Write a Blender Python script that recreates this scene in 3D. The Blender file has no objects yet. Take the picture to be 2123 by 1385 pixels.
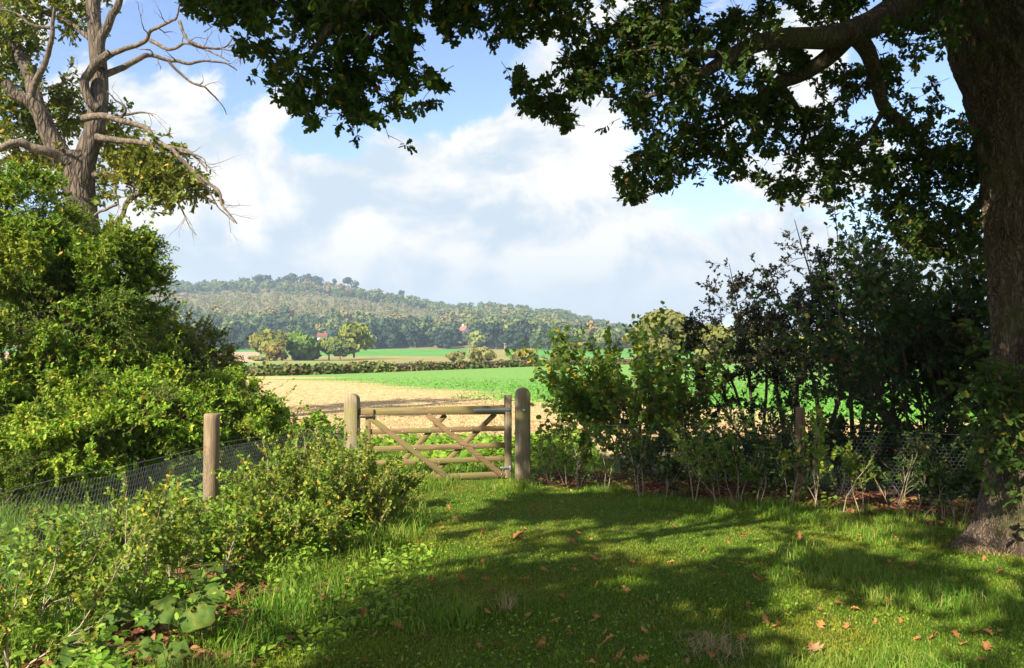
import bpy, math
import numpy as np
from mathutils import Vector

# ------------------------------------------------------------------ basics
RNG = np.random.default_rng(11)
F, U0, V0, CH = 1651.0, 1061.5, 725.0, 2.05      # focal length / horizon of the photograph in its own pixels
SUN_AZ, SUN_EL = math.radians(214), math.radians(36)
SUN = np.array([math.sin(SUN_AZ) * math.cos(SUN_EL), math.cos(SUN_AZ) * math.cos(SUN_EL), math.sin(SUN_EL)])
C = bpy.context.scene.collection


def P(u, v, Y):
    return np.array([(u - U0) / F * Y, Y, CH - (v - V0) / F * Y])


def nrm(a):
    return a / np.maximum(np.linalg.norm(a, axis=-1, keepdims=True), 1e-9)


def sstep(a, b, x):
    t = np.clip((x - a) / (b - a), 0, 1)
    return t * t * (3 - 2 * t)


def vnoise(p, seed=0):
    p = np.asarray(p, float)
    i = np.floor(p).astype(np.int64)
    f = p - i
    f = f * f * (3 - 2 * f)
    out = 0
    for dx in (0, 1):
        for dy in (0, 1):
            for dz in (0, 1):
                h = (i[..., 0] + dx) * 374761393 + (i[..., 1] + dy) * 668265263 + (i[..., 2] + dz) * 2147483647 + seed * 1274126177
                h = (h ^ (h >> 13)) * 1274126177
                h = h ^ (h >> 16)
                r = (h & 0xFFFF) / 65535.0
                w = (f[..., 0] if dx else 1 - f[..., 0]) * (f[..., 1] if dy else 1 - f[..., 1]) * (f[..., 2] if dz else 1 - f[..., 2])
                out = out + r * w
    return out


def fbm(p, oct=4, seed=0):
    s, a, t = 0, .5, 0
    for k in range(oct):
        s = s + a * vnoise(np.asarray(p) * (2 ** k), seed + k)
        t += a
        a *= .5
    return s / t


# ------------------------------------------------------------------ terrain
CREST_U = [-400, 330, 400, 470, 520, 600, 640, 690, 740, 800, 860, 920, 980, 1040, 1100, 1170, 1240, 1290, 1400, 1600, 2600]
CREST_V = [612, 598, 599, 597, 595, 597, 599, 604, 612, 620, 632, 645, 648, 645, 652, 661, 679, 693, 704, 708, 708]
PY = [-60, 0, 4, 12.5, 16, 30, 60, 115, 180, 280, 400, 520, 620]
PZ = [.9, .42, .286, 0, -.06, -.06, -.02, .05, -.7, -1.8, -1.0, .6, 3.0]


def ground(x, y):
    x = np.asarray(x, float); y = np.asarray(y, float)
    z = np.interp(y, PY, PZ)
    u = U0 + F * x / np.maximum(y, 30)
    zc = CH + (V0 - np.interp(u, CREST_U, CREST_V)) / F * 1250
    t = np.clip((y - 620) / 630, 0, 1)
    h = 3.0 + (zc - 3.0) * (t ** 0.85) * (1 - .12 * np.sin(t * 3.14159))
    z = np.where(y > 620, h, z)
    z = np.where(y > 1250, zc - (y - 1250) * .05, z)
    m = np.clip((y - 0) / 5, 0, 1) * np.clip((24 - y) / 8, 0, 1)
    z = z + m * (.05 * (vnoise(np.stack([x * .7, y * .7, x * 0], -1), 3) - .5))
    return z


def on_ground(u, v):
    """the point of the ground the pixel looks at"""
    Y = 12.0
    for _ in range(40):
        z = float(ground((u - U0) / F * Y, Y))
        Y = .5 * Y + .5 * (CH - z) * F / max(v - V0, 1)
    return np.array([(u - U0) / F * Y, Y, float(ground((u - U0) / F * Y, Y))])


# ------------------------------------------------------------------ mesh tools
class Geo:
    def __init__(s):
        s.v, s.f, s.n, s.mi = [], [], 0, []

    def add(s, V, faces, mi=0):
        V = np.asarray(V, float).reshape(-1, 3)
        for Fa in (faces if isinstance(faces, list) else [faces]):
            Fa = np.asarray(Fa)
            if Fa.size:
                s.f.append(Fa + s.n); s.mi.append(mi)
        s.v.append(V); s.n += len(V)

    def build(s, name, mat, parent=None, smooth=False, col=None, origin=None):
        me = bpy.data.meshes.new(name)
        V = np.concatenate(s.v) if s.v else np.zeros((0, 3))
        if origin is not None:
            V = V - np.asarray(origin)
        me.vertices.add(len(V)); me.vertices.foreach_set('co', V.astype(np.float32).ravel())
        lo = np.concatenate([f.ravel() for f in s.f]).astype(np.int32)
        tot = np.concatenate([np.full(len(f), f.shape[1]) for f in s.f])
        st = np.concatenate([[0], np.cumsum(tot)[:-1]]).astype(np.int32)
        me.loops.add(len(lo)); me.loops.foreach_set('vertex_index', lo)
        me.polygons.add(len(tot)); me.polygons.foreach_set('loop_start', st)
        mi = np.concatenate([np.full(len(f), m) for f, m in zip(s.f, s.mi)]).astype(np.int32)
        mats = mat if isinstance(mat, list) else [mat]
        for m in mats:
            me.materials.append(m)
        if len(mats) > 1:
            me.polygons.foreach_set('material_index', mi)
        me.update(calc_edges=True)
        if smooth:
            me.polygons.foreach_set('use_smooth', np.ones(len(tot), bool))
        if col is not None:
            a = me.attributes.new('tint', 'FLOAT_COLOR', 'POINT')
            a.data.foreach_set('color', np.concatenate([col, np.ones((len(col), 1))], 1).astype(np.float32).ravel())
        o = bpy.data.objects.new(name, me); C.objects.link(o)
        if parent is not None:
            o.parent = parent
        if origin is not None:
            o.location = origin if parent is None else Vector(origin) - parent.location
        elif parent is not None:
            o.location = -parent.location
        return o


def tag(o, label=None, cat=None, group=None, kind=None):
    for k, v in (('label', label), ('category', cat), ('group', group), ('kind', kind)):
        if v:
            o[k] = v
    return o


def thing(name, label, cat, loc, group=None):
    o = bpy.data.objects.new(name, None); C.objects.link(o)
    o.location = [float(c) for c in loc]; o.empty_display_size = .2
    return tag(o, label, cat, group)


def tubes(geo, pts, rad, k=6, mi=0, cap=False):
    """pts (m,n,3), rad (m,n)"""
    pts = np.asarray(pts, float); rad = np.asarray(rad, float)
    if pts.ndim == 2:
        pts = pts[None]; rad = rad[None]
    m, n, _ = pts.shape
    t = np.gradient(pts, axis=1); t = nrm(t)
    ref = np.array([.31, .83, .46]); ref = np.broadcast_to(ref, t.shape)
    alt = np.abs((nrm(pts[:, -1] - pts[:, 0]) * np.array([.31, .83, .46]) / np.linalg.norm([.31, .83, .46])).sum(-1)) > .9
    ref = np.where(alt[:, None, None], np.array([.9, -.3, .2]), ref)
    a = nrm(np.cross(t, ref)); b = np.cross(t, a)
    th = np.arange(k) * 2 * np.pi / k
    V = pts[:, :, None] + rad[:, :, None, None] * (np.cos(th)[:, None] * a[:, :, None] + np.sin(th)[:, None] * b[:, :, None])
    idx = np.arange(m * n * k).reshape(m, n, k)
    q = np.stack([idx[:, :-1], np.roll(idx, -1, 2)[:, :-1], np.roll(idx, -1, 2)[:, 1:], idx[:, 1:]], -1).reshape(-1, 4)
    fs = [q]
    if cap:
        fs.append(idx[:, -1]); fs.append(idx[:, 0, ::-1])
    geo.add(V.reshape(-1, 3), fs, mi)


def spline(pts, n):
    """Catmull-Rom through control rows of any width"""
    p = np.asarray(pts, float)
    p = np.vstack([2 * p[0] - p[1], p, 2 * p[-1] - p[-2]])
    s = np.linspace(0, len(p) - 3 - 1e-6, n)
    i = s.astype(int); f = (s - i)[:, None]
    a, b, c, d = p[i], p[i + 1], p[i + 2], p[i + 3]
    return .5 * (2 * b + (c - a) * f + (2 * a - 5 * b + 4 * c - d) * f * f + (3 * b - a - 3 * c + d) * f ** 3)


def boxp(geo, a, b, w, th, up, mi=0, bev=.006, wb=None):
    """bevelled bar from a to b, w across `up`, th across the other direction"""
    a = np.asarray(a, float); b = np.asarray(b, float)
    d = nrm(b - a); s = nrm(np.cross(d, up)); uu = np.cross(s, d)
    w2, t2 = w / 2, th / 2
    prof = [(-w2 + bev, -t2), (w2 - bev, -t2), (w2, -t2 + bev), (w2, t2 - bev), (w2 - bev, t2), (-w2 + bev, t2), (-w2, t2 - bev), (-w2, -t2 + bev)]
    rings = []
    kb = 1.0 if wb is None else wb / w
    for p, sc, kw in ((a, .93, 1), (a + d * bev, 1, 1), (b - d * bev, 1, kb), (b, .93, kb)):
        rings.append([p + uu * x * sc * kw + s * y * sc for x, y in prof])
    V = np.array(rings).reshape(-1, 3)
    idx = np.arange(32).reshape(4, 8)
    q = np.stack([idx[:-1], np.roll(idx, -1, 1)[:-1], np.roll(idx, -1, 1)[1:], idx[1:]], -1).reshape(-1, 4)
    geo.add(V, [q, idx[3][None], idx[0][::-1][None]], mi)


# ------------------------------------------------------------------ leaves
def leaf_t(half, fold=.25, curl=.25):
    """template from a half outline (x along, y out), two n-gons folded on the midrib"""
    h = np.array(half, float); n = len(h)
    z = lambda x, y: fold * np.abs(y) - curl * x * x
    L = np.stack([h[:, 0], h[:, 1], z(h[:, 0], h[:, 1])], -1)
    inner = h[1:-1]
    Rr = np.stack([inner[:, 0], -inner[:, 1], z(inner[:, 0], inner[:, 1])], -1)
    V = np.vstack([L, Rr])
    f1 = list(range(n))
    f2 = [0] + list(range(n, n + len(inner))) + [n - 1]
    return V, [np.array([f1[::-1]]), np.array([f2])]


T_OAK = leaf_t([(0, 0), (.12, .05), (.24, .17), (.34, .1), (.5, .27), (.62, .17), (.78, .28), (.88, .16), (1, 0)], .2, .25)
T_OVAL = leaf_t([(0, 0), (.2, .2), (.5, .28), (.78, .17), (1, 0)], .3, .25)
T_ROUND = leaf_t([(0, 0), (.1, .28), (.45, .44), (.8, .3), (1, 0)], .2, .2)
T_LONG = leaf_t([(0, 0), (.3, .15), (.65, .13), (1, 0)], .3, .3)
T_DIA = leaf_t([(0, 0), (.45, .3), (1, 0)], .25, .15)
T_HAW = leaf_t([(0, 0), (.35, .34), (.6, .2), (.75, .3), (1, 0)], .2, .1)
T_MAPLE = leaf_t([(0, 0), (.05, .3), (.3, .2), (.45, .48), (.62, .22), (.8, .25), (1, 0)], .2, .2)


def put_leaves(geo, T, pos, d, n, s, mi=0):
    TV, TF = T
    d = nrm(d); side = nrm(np.cross(n, d)); n2 = np.cross(d, side)
    s = np.asarray(s)[:, None, None]
    V = pos[:, None] + s * (TV[None, :, 0:1] * d[:, None] + TV[None, :, 1:2] * side[:, None] + TV[None, :, 2:3] * n2[:, None])
    off = (np.arange(len(pos)) * len(TV))[:, None]
    geo.add(V.reshape(-1, 3), [(np.repeat(f, len(pos), 0) + off) for f in TF], mi)


def twigs(geo_l, geo_w, p0, d, L, k, size, T, rng, up=.9, spread=.9, droop=.15, r=.003, wood=True, tipbias=1.0, mi=0):
    """straight-ish twigs with k leaves each"""
    m = len(p0)
    if m == 0:
        return
    L = np.broadcast_to(np.asarray(L, float), (m,))
    d = nrm(d)
    t = (rng.random((m, k)) ** (1 / tipbias)) * .9 + .1
    bend = np.array([0, 0, -1.0]) * droop
    pos = p0[:, None] + d[:, None] * (L[:, None] * t)[..., None] + bend * (L[:, None] * t ** 2)[..., None]
    ld = d[:, None] * .55 + rng.normal(size=(m, k, 3)) * spread * .6
    ln = np.array([0, 0, 1.0]) * up + rng.normal(size=(m, k, 3)) * .55
    s = size * (.6 + .7 * rng.random((m, k)))
    put_leaves(geo_l, T, pos.reshape(-1, 3), ld.reshape(-1, 3), ln.reshape(-1, 3), s.ravel(), mi)
    if wood:
        tt = np.array([0, .4, .78])
        pts = p0[:, None] + d[:, None] * (L[:, None] * tt)[..., None] + bend * (L[:, None] * tt ** 2)[..., None]
        rr = np.broadcast_to(np.array([1, .7, .3]) * r, (m, 3))
        tubes(geo_w, pts, rr, 3)


def grow(rng, p, d, L, r, lev, out, kids=(4, 6), ang=(.4, .9), shrink=(.5, .75), wig=.18, grav=0.0, tmin=.3):
    """recursive branching; out['t'][level] collects polylines of 5 points, out['e'] the end twigs"""
    n = 5
    pts = [np.asarray(p, float)]; dd = nrm(np.asarray(d, float)); ds = []
    for i in range(n - 1):
        dd = nrm(dd + rng.normal(size=3) * wig + np.array([0, 0, grav]))
        pts.append(pts[-1] + dd * L / (n - 1)); ds.append(dd)
    pts = np.array(pts)
    r1 = r * (.45 if lev > 0 else .3)
    out.setdefault('t', {}).setdefault(lev, []).append((pts, np.linspace(r, r1, n)))
    if lev == 0:
        out.setdefault('e', []).append((pts[0], pts[-1] - pts[0]))
        return
    nk = rng.integers(kids[0], kids[1] + 1)
    for k in range(nk):
        t = tmin + (1 - tmin) * (k + rng.random()) / nk
        i = min(int(t * (n - 1)), n - 2); f = t * (n - 1) - i
        q = pts[i] * (1 - f) + pts[i + 1] * f
        a = rng.uniform(*ang)
        side = nrm(np.cross(ds[i], rng.normal(size=3)))
        nd = ds[i] * math.cos(a) + side * math.sin(a)
        grow(rng, q, nd, L * rng.uniform(*shrink) * (1.1 - .35 * t), max(r * (1 - .5 * t) * .6, .0018), lev - 1, out, kids, ang, shrink, wig, grav, tmin)
    grow(rng, pts[-1], ds[-1], L * .5, r1, lev - 1, out, kids, ang, shrink, wig, grav, tmin)


def wood_from(out, geo, sides=(3, 4, 6, 8)):
    for lev, lst in out['t'].items():
        tubes(geo, np.array([a for a, b in lst]), np.array([b for a, b in lst]), sides[min(lev, len(sides) - 1)])


# ------------------------------------------------------------------ materials
def nodes_of(name):
    m = bpy.data.materials.new(name); m.use_nodes = True
    nt = m.node_tree; nt.nodes.clear()
    out = nt.nodes.new('ShaderNodeOutputMaterial')
    return m, nt, out


def N(nt, typ, ins=None, **props):
    n = nt.nodes.new(typ)
    for k, v in props.items():
        setattr(n, k, v)
    for k, v in (ins or {}).items():
        sock = n.inputs[k]
        if isinstance(v, bpy.types.NodeSocket):
            nt.links.new(v, sock)
        else:
            sock.default_value = v
    return n


def ramp(nt, fac, stops, interp='LINEAR'):
    n = N(nt, 'ShaderNodeValToRGB', {'Fac': fac}); cr = n.color_ramp; cr.interpolation = interp
    while len(cr.elements) > 1:
        cr.elements.remove(cr.elements[-1])
    cr.elements[0].position = stops[0][0]; cr.elements[0].color = (*stops[0][1], 1)
    for p, c in stops[1:]:
        e = cr.elements.new(p); e.color = (*c, 1)
    return n.outputs[0]


def mixc(nt, f, a, b, bt='MIX'):
    n = N(nt, 'ShaderNodeMix', data_type='RGBA', blend_type=bt)
    for i, v in ((0, f), (6, a), (7, b)):
        if isinstance(v, bpy.types.NodeSocket):
            nt.links.new(v, n.inputs[i])
        else:
            n.inputs[i].default_value = v if i == 0 else (*v, 1) if len(v) == 3 else v
    return n.outputs[2]


def mth(nt, op, a, b=None, c=None, clamp=False):
    n = N(nt, 'ShaderNodeMath', operation=op, use_clamp=clamp)
    for i, v in enumerate((a, b, c)):
        if v is None:
            continue
        if isinstance(v, bpy.types.NodeSocket):
            nt.links.new(v, n.inputs[i])
        else:
            n.inputs[i].default_value = v
    return n.outputs[0]


def leaf_mat(name, stops, trans=.3, rough=.45, tcol=None, spec=.4, nscale=.8, shift=(.12, .12, .02), shiftamt=.35):
    m, nt, out = nodes_of(name)
    g = N(nt, 'ShaderNodeNewGeometry')
    tc = N(nt, 'ShaderNodeTexCoord')
    no = N(nt, 'ShaderNodeTexNoise', {'Vector': tc.outputs['Object'], 'Scale': nscale, 'Detail': 3.0})
    c = ramp(nt, g.outputs['Random Per Island'], stops)
    f = mth(nt, 'MULTIPLY', mth(nt, 'SUBTRACT', no.outputs['Fac'], .45, clamp=True), shiftamt * 5, clamp=True)
    c = mixc(nt, f, c, shift)
    p = N(nt, 'ShaderNodeBsdfPrincipled', {'Base Color': c, 'Roughness': rough, 'Specular IOR Level': spec * .5})
    tcn = mixc(nt, .5, c, tcol or (.16, .22, .02))
    t = N(nt, 'ShaderNodeBsdfTranslucent', {'Color': tcn})
    mx = N(nt, 'ShaderNodeMixShader', {0: trans, 1: p.outputs[0], 2: t.outputs[0]})
    nt.links.new(mx.outputs[0], out.inputs[0])
    return m


def bark_mat(name, dark, light, scale=6.0, bump=.6, stretch=.22, moss=None, dist=.03):
    m, nt, out = nodes_of(name)
    tc = N(nt, 'ShaderNodeTexCoord')
    mp = N(nt, 'ShaderNodeMapping', {'Vector': tc.outputs['Object'], 'Scale': (1, 1, stretch)})
    nd = N(nt, 'ShaderNodeTexNoise', {'Vector': mp.outputs[0], 'Scale': scale * 1.6, 'Detail': 4.0})
    off = N(nt, 'ShaderNodeVectorMath', {0: nd.outputs['Color'], 1: (.22, .22, .22)}, operation='MULTIPLY')
    vec = N(nt, 'ShaderNodeVectorMath', {0: mp.outputs[0], 1: off.outputs[0]}, operation='ADD')
    v = N(nt, 'ShaderNodeTexVoronoi', {'Vector': vec.outputs[0], 'Scale': scale * 3}, feature='DISTANCE_TO_EDGE')
    n1 = N(nt, 'ShaderNodeTexNoise', {'Vector': mp.outputs[0], 'Scale': scale * 2, 'Detail': 8.0, 'Roughness': .65})
    n2 = N(nt, 'ShaderNodeTexNoise', {'Vector': tc.outputs['Object'], 'Scale': scale * .25, 'Detail': 4.0})
    h = mth(nt, 'ADD', mth(nt, 'MULTIPLY', mth(nt, 'MINIMUM', v.outputs['Distance'], .25), 2.0), mth(nt, 'MULTIPLY', n1.outputs['Fac'], .8))
    c = ramp(nt, h, [(.38, dark), (.8, light)])
    c = mixc(nt, mth(nt, 'MULTIPLY', n2.outputs['Fac'], .6), c, tuple(.85 * a + .15 * b for a, b in zip(light, (.2, .2, .18))))
    if moss:
        f = ramp(nt, n2.outputs['Fac'], [(.5, (0, 0, 0)), (.66, (.7, .7, .7))])
        c = mixc(nt, f, c, moss)
    b = N(nt, 'ShaderNodeBump', {'Height': h, 'Strength': bump, 'Distance': dist})
    p = N(nt, 'ShaderNodeBsdfPrincipled', {'Base Color': c, 'Roughness': .9, 'Specular IOR Level': .2, 'Normal': b.outputs[0]})
    nt.links.new(p.outputs[0], out.inputs[0])
    return m


def wood_mat(name, dark, light, green=None, axis=0, scale=4.0):
    m, nt, out = nodes_of(name)
    tc = N(nt, 'ShaderNodeTexCoord')
    sc = [22, 22, 22]; sc[axis] = 1.2
    mp = N(nt, 'ShaderNodeMapping', {'Vector': tc.outputs['Object'], 'Scale': sc})
    n1 = N(nt, 'ShaderNodeTexNoise', {'Vector': mp.outputs[0], 'Scale': scale * .7, 'Detail': 7.0, 'Roughness': .6})
    n2 = N(nt, 'ShaderNodeTexNoise', {'Vector': tc.outputs['Object'], 'Scale': 2.2, 'Detail': 5.0})
    c = ramp(nt, n1.outputs['Fac'], [(.3, dark), (.7, light)])
    if green:
        f = ramp(nt, n2.outputs['Fac'], [(.46, (0, 0, 0)), (.62, (.75, .75, .75))])
        c = mixc(nt, f, c, green)
    b = N(nt, 'ShaderNodeBump', {'Height': n1.outputs['Fac'], 'Strength': .35, 'Distance': .01})
    p = N(nt, 'ShaderNodeBsdfPrincipled', {'Base Color': c, 'Roughness': .8, 'Specular IOR Level': .25, 'Normal': b.outputs[0]})
    nt.links.new(p.outputs[0], out.inputs[0])
    return m


def plain_mat(name, col, rough=.6, metal=0.0, noise=.25, scale=8.0):
    m, nt, out = nodes_of(name)
    tc = N(nt, 'ShaderNodeTexCoord')
    n1 = N(nt, 'ShaderNodeTexNoise', {'Vector': tc.outputs['Object'], 'Scale': scale, 'Detail': 5.0})
    c = mixc(nt, n1.outputs['Fac'], tuple(x * (1 - noise) for x in col), tuple(min(1, x * (1 + noise)) for x in col))
    p = N(nt, 'ShaderNodeBsdfPrincipled', {'Base Color': c, 'Roughness': rough, 'Metallic': metal})
    nt.links.new(p.outputs[0], out.inputs[0])
    return m


def tint_mat(name, trans=.15):
    """colour of the kind of tree, carried by each tree's own faces"""
    m, nt, out = nodes_of(name)
    a = N(nt, 'ShaderNodeAttribute', attribute_name='tint')
    g = N(nt, 'ShaderNodeNewGeometry')
    c = mixc(nt, mth(nt, 'MULTIPLY', g.outputs['Random Per Island'], .12), a.outputs['Color'], (.12, .13, .03))
    p = N(nt, 'ShaderNodeBsdfPrincipled', {'Base Color': c, 'Roughness': .8, 'Specular IOR Level': .15})
    t = N(nt, 'ShaderNodeBsdfTranslucent', {'Color': c})
    mx = N(nt, 'ShaderNodeMixShader', {0: trans, 1: p.outputs[0], 2: t.outputs[0]})
    nt.links.new(mx.outputs[0], out.inputs[0])
    return m


M = {}
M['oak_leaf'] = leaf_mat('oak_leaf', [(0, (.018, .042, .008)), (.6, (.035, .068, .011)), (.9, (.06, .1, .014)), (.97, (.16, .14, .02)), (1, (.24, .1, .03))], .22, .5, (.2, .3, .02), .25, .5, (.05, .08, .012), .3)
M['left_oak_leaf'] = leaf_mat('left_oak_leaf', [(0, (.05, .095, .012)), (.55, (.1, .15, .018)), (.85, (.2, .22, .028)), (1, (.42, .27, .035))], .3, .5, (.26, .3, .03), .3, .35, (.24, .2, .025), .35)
M['bush_leaf'] = leaf_mat('bush_leaf', [(0, (.05, .12, .012)), (.5, (.105, .215, .02)), (.85, (.19, .29, .03)), (.95, (.4, .38, .05)), (1, (.5, .27, .05))], .36, .45, (.3, .42, .03), .35, .7, (.3, .29, .035), .5)
M['under_leaf'] = leaf_mat('under_leaf', [(0, (.045, .11, .014)), (.6, (.1, .19, .024)), (.9, (.18, .24, .038)), (1, (.36, .2, .06))], .34, .5, (.24, .36, .03), .3, .9, (.18, .18, .04), .4)
M['bramble_leaf'] = leaf_mat('bramble_leaf', [(0, (.08, .19, .018)), (.5, (.18, .34, .032)), (.85, (.32, .46, .05)), (.95, (.56, .5, .06)), (1, (.5, .24, .05))], .4, .45, (.38, .5, .03), .35, 1.1, (.42, .44, .06), .45)
M['dull_leaf'] = leaf_mat('dull_leaf', [(0, (.12, .15, .04)), (.5, (.22, .24, .065)), (.85, (.33, .31, .09)), (1, (.4, .27, .08))], .34, .5, None, .35, 1.0, (.3, .26, .08), .4)
M['whip_leaf'] = leaf_mat('whip_leaf', [(0, (.06, .13, .016)), (.5, (.14, .245, .03)), (.84, (.28, .36, .05)), (.95, (.58, .46, .06)), (1, (.5, .18, .07))], .35, .5, (.32, .44, .03), .3, 1.8, (.26, .24, .05), .4)
M['haw_leaf'] = leaf_mat('haw_leaf', [(0, (.018, .024, .012)), (.6, (.034, .042, .02)), (.92, (.05, .06, .02)), (1, (.14, .05, .03))], .2, .5, (.08, .09, .02), .3, .8, (.05, .04, .028), .4)
M['hazel_leaf'] = leaf_mat('hazel_leaf', [(0, (.04, .1, .014)), (.6, (.08, .16, .02)), (.88, (.14, .2, .025)), (.95, (.4, .3, .04)), (1, (.48, .28, .03))], .4, .5, (.26, .4, .02), .3, .8, (.15, .17, .025), .3)
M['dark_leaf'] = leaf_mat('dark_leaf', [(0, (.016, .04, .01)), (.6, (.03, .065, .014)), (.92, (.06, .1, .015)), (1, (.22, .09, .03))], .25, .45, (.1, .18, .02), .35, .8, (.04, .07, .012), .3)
M['dock_leaf'] = leaf_mat('dock_leaf', [(0, (.045, .105, .025)), (.5, (.1, .17, .028)), (1, (.24, .25, .035))], .3, .6, None, .2, 14, (.2, .21, .04), .6)
M['brown_leaf'] = leaf_mat('brown_leaf', [(0, (.16, .06, .028)), (.5, (.32, .135, .055)), (1, (.48, .27, .13))], .15, .6, (.4, .15, .04), .25, 9, (.22, .09, .045), .4)
M['litter_leaf'] = leaf_mat('litter_leaf', [(0, (.1, .045, .025)), (.6, (.19, .08, .04)), (1, (.32, .16, .08))], .1, .6, (.3, .12, .03), .2, 9, (.15, .06, .03), .4)
M['straw'] = leaf_mat('straw', [(0, (.3, .2, .095)), (.5, (.48, .34, .17)), (1, (.64, .49, .27))], .1, .8, (.5, .4, .2), .1, .3, (.5, .36, .18), .3)
M['fallen_leaf'] = leaf_mat('fallen_leaf', [(0, (.22, .085, .03)), (.5, (.42, .19, .06)), (1, (.56, .33, .12))], .15, .6, (.4, .15, .04), .25, 9, (.26, .1, .05), .5)
M['weed_leaf'] = leaf_mat('weed_leaf', [(0, (.09, .19, .016)), (.6, (.17, .33, .03)), (1, (.3, .4, .05))], .35, .5, (.32, .42, .03), .3, 1.2, (.28, .32, .04), .35)
M['grass'] = leaf_mat('grass', [(0, (.05, .125, .007)), (.5, (.095, .19, .01)), (.85, (.17, .235, .017)), (1, (.34, .28, .085))], .25, .5, (.24, .34, .015), .2, .8, (.25, .22, .022), .6)
M['rough_grass'] = leaf_mat('rough_grass', [(0, (.05, .15, .012)), (.5, (.1, .23, .018)), (.84, (.19, .29, .035)), (1, (.42, .34, .12))], .3, .5, (.26, .38, .025), .25, .9, (.23, .25, .04), .45)
M['dry_grass'] = leaf_mat('dry_grass', [(0, (.34, .23, .12)), (1, (.5, .36, .2))], .2, .6, (.4, .3, .1), .2)
M['crop_leaf'] = leaf_mat('crop_leaf', [(0, (.08, .22, .03)), (.5, (.12, .31, .05)), (1, (.18, .37, .07))], .3, .5, (.2, .42, .04), .2, .05, (.16, .34, .06), .3)
M['oak_bark'] = bark_mat('oak_bark', (.016, .01, .007), (.155, .112, .074), 8, 1.0, .34, (.1, .1, .035), .04)
M['left_bark'] = bark_mat('left_bark', (.028, .02, .014), (.14, .106, .076), 3.2, .9, .25, None, .06)
M['dead_wood'] = bark_mat('dead_wood', (.032, .023, .016), (.17, .13, .092), 3.0, .5, .5, None, .03)
M['stem'] = bark_mat('stem', (.05, .038, .028), (.16, .12, .08), 12, .4, .3)
M['dark_stem'] = bark_mat('dark_stem', (.03, .024, .02), (.1, .075, .055), 10, .5, .3)
M['pale_stem'] = bark_mat('pale_stem', (.2, .15, .1), (.46, .36, .25), 14, .3, .3)
M['rail'] = wood_mat('rail', (.115, .075, .038), (.285, .195, .1), (.17, .165, .05), 0)
M['gate_post'] = wood_mat('gate_post', (.13, .1, .06), (.33, .265, .175), (.2, .19, .055), 2)
M['fence_post'] = wood_mat('fence_post', (.13, .09, .055), (.32, .235, .145), (.2, .15, .09), 2)
M['old_post'] = wood_mat('old_post', (.1, .055, .03), (.24, .14, .08), None, 2)
M['galv'] = plain_mat('galv', (.42, .45, .48), .4, .85, .15)
M['iron'] = plain_mat('iron', (.05, .045, .04), .6, .5, .3)
M['wire'] = plain_mat('wire', (.17, .18, .18), .6, .2, .2)
M['dark_wire'] = plain_mat('dark_wire', (.13, .14, .14), .6, .2, .2)
M['tree_tint'] = tint_mat('tree_tint')
M['white_wall'] = plain_mat('white_wall', (.8, .78, .74), .8)
M['tile'] = plain_mat('tile', (.32, .12, .08), .8, 0, .3, 3)
M['glass'] = plain_mat('glass', (.04, .05, .06), .15)
M['stone'] = plain_mat('stone', (.55, .53, .5), .8, 0, .2, 30)


def ground_mat(name, stops, scale=3.0, bump=.5, big=None, dist=.03):
    m, nt, out = nodes_of(name)
    tc = N(nt, 'ShaderNodeTexCoord')
    n1 = N(nt, 'ShaderNodeTexNoise', {'Vector': tc.outputs['Object'], 'Scale': scale, 'Detail': 9.0, 'Roughness': .7})
    n2 = N(nt, 'ShaderNodeTexNoise', {'Vector': tc.outputs['Object'], 'Scale': scale * .12, 'Detail': 4.0})
    f = mth(nt, 'ADD', mth(nt, 'MULTIPLY', n1.outputs['Fac'], .65), mth(nt, 'MULTIPLY', n2.outputs['Fac'], .35))
    c = ramp(nt, f, stops)
    b = N(nt, 'ShaderNodeBump', {'Height': n1.outputs['Fac'], 'Strength': bump, 'Distance': dist})
    p = N(nt, 'ShaderNodeBsdfPrincipled', {'Base Color': c, 'Roughness': .95, 'Specular IOR Level': .1, 'Normal': b.outputs[0]})
    nt.links.new(p.outputs[0], out.inputs[0])
    return m


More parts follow.
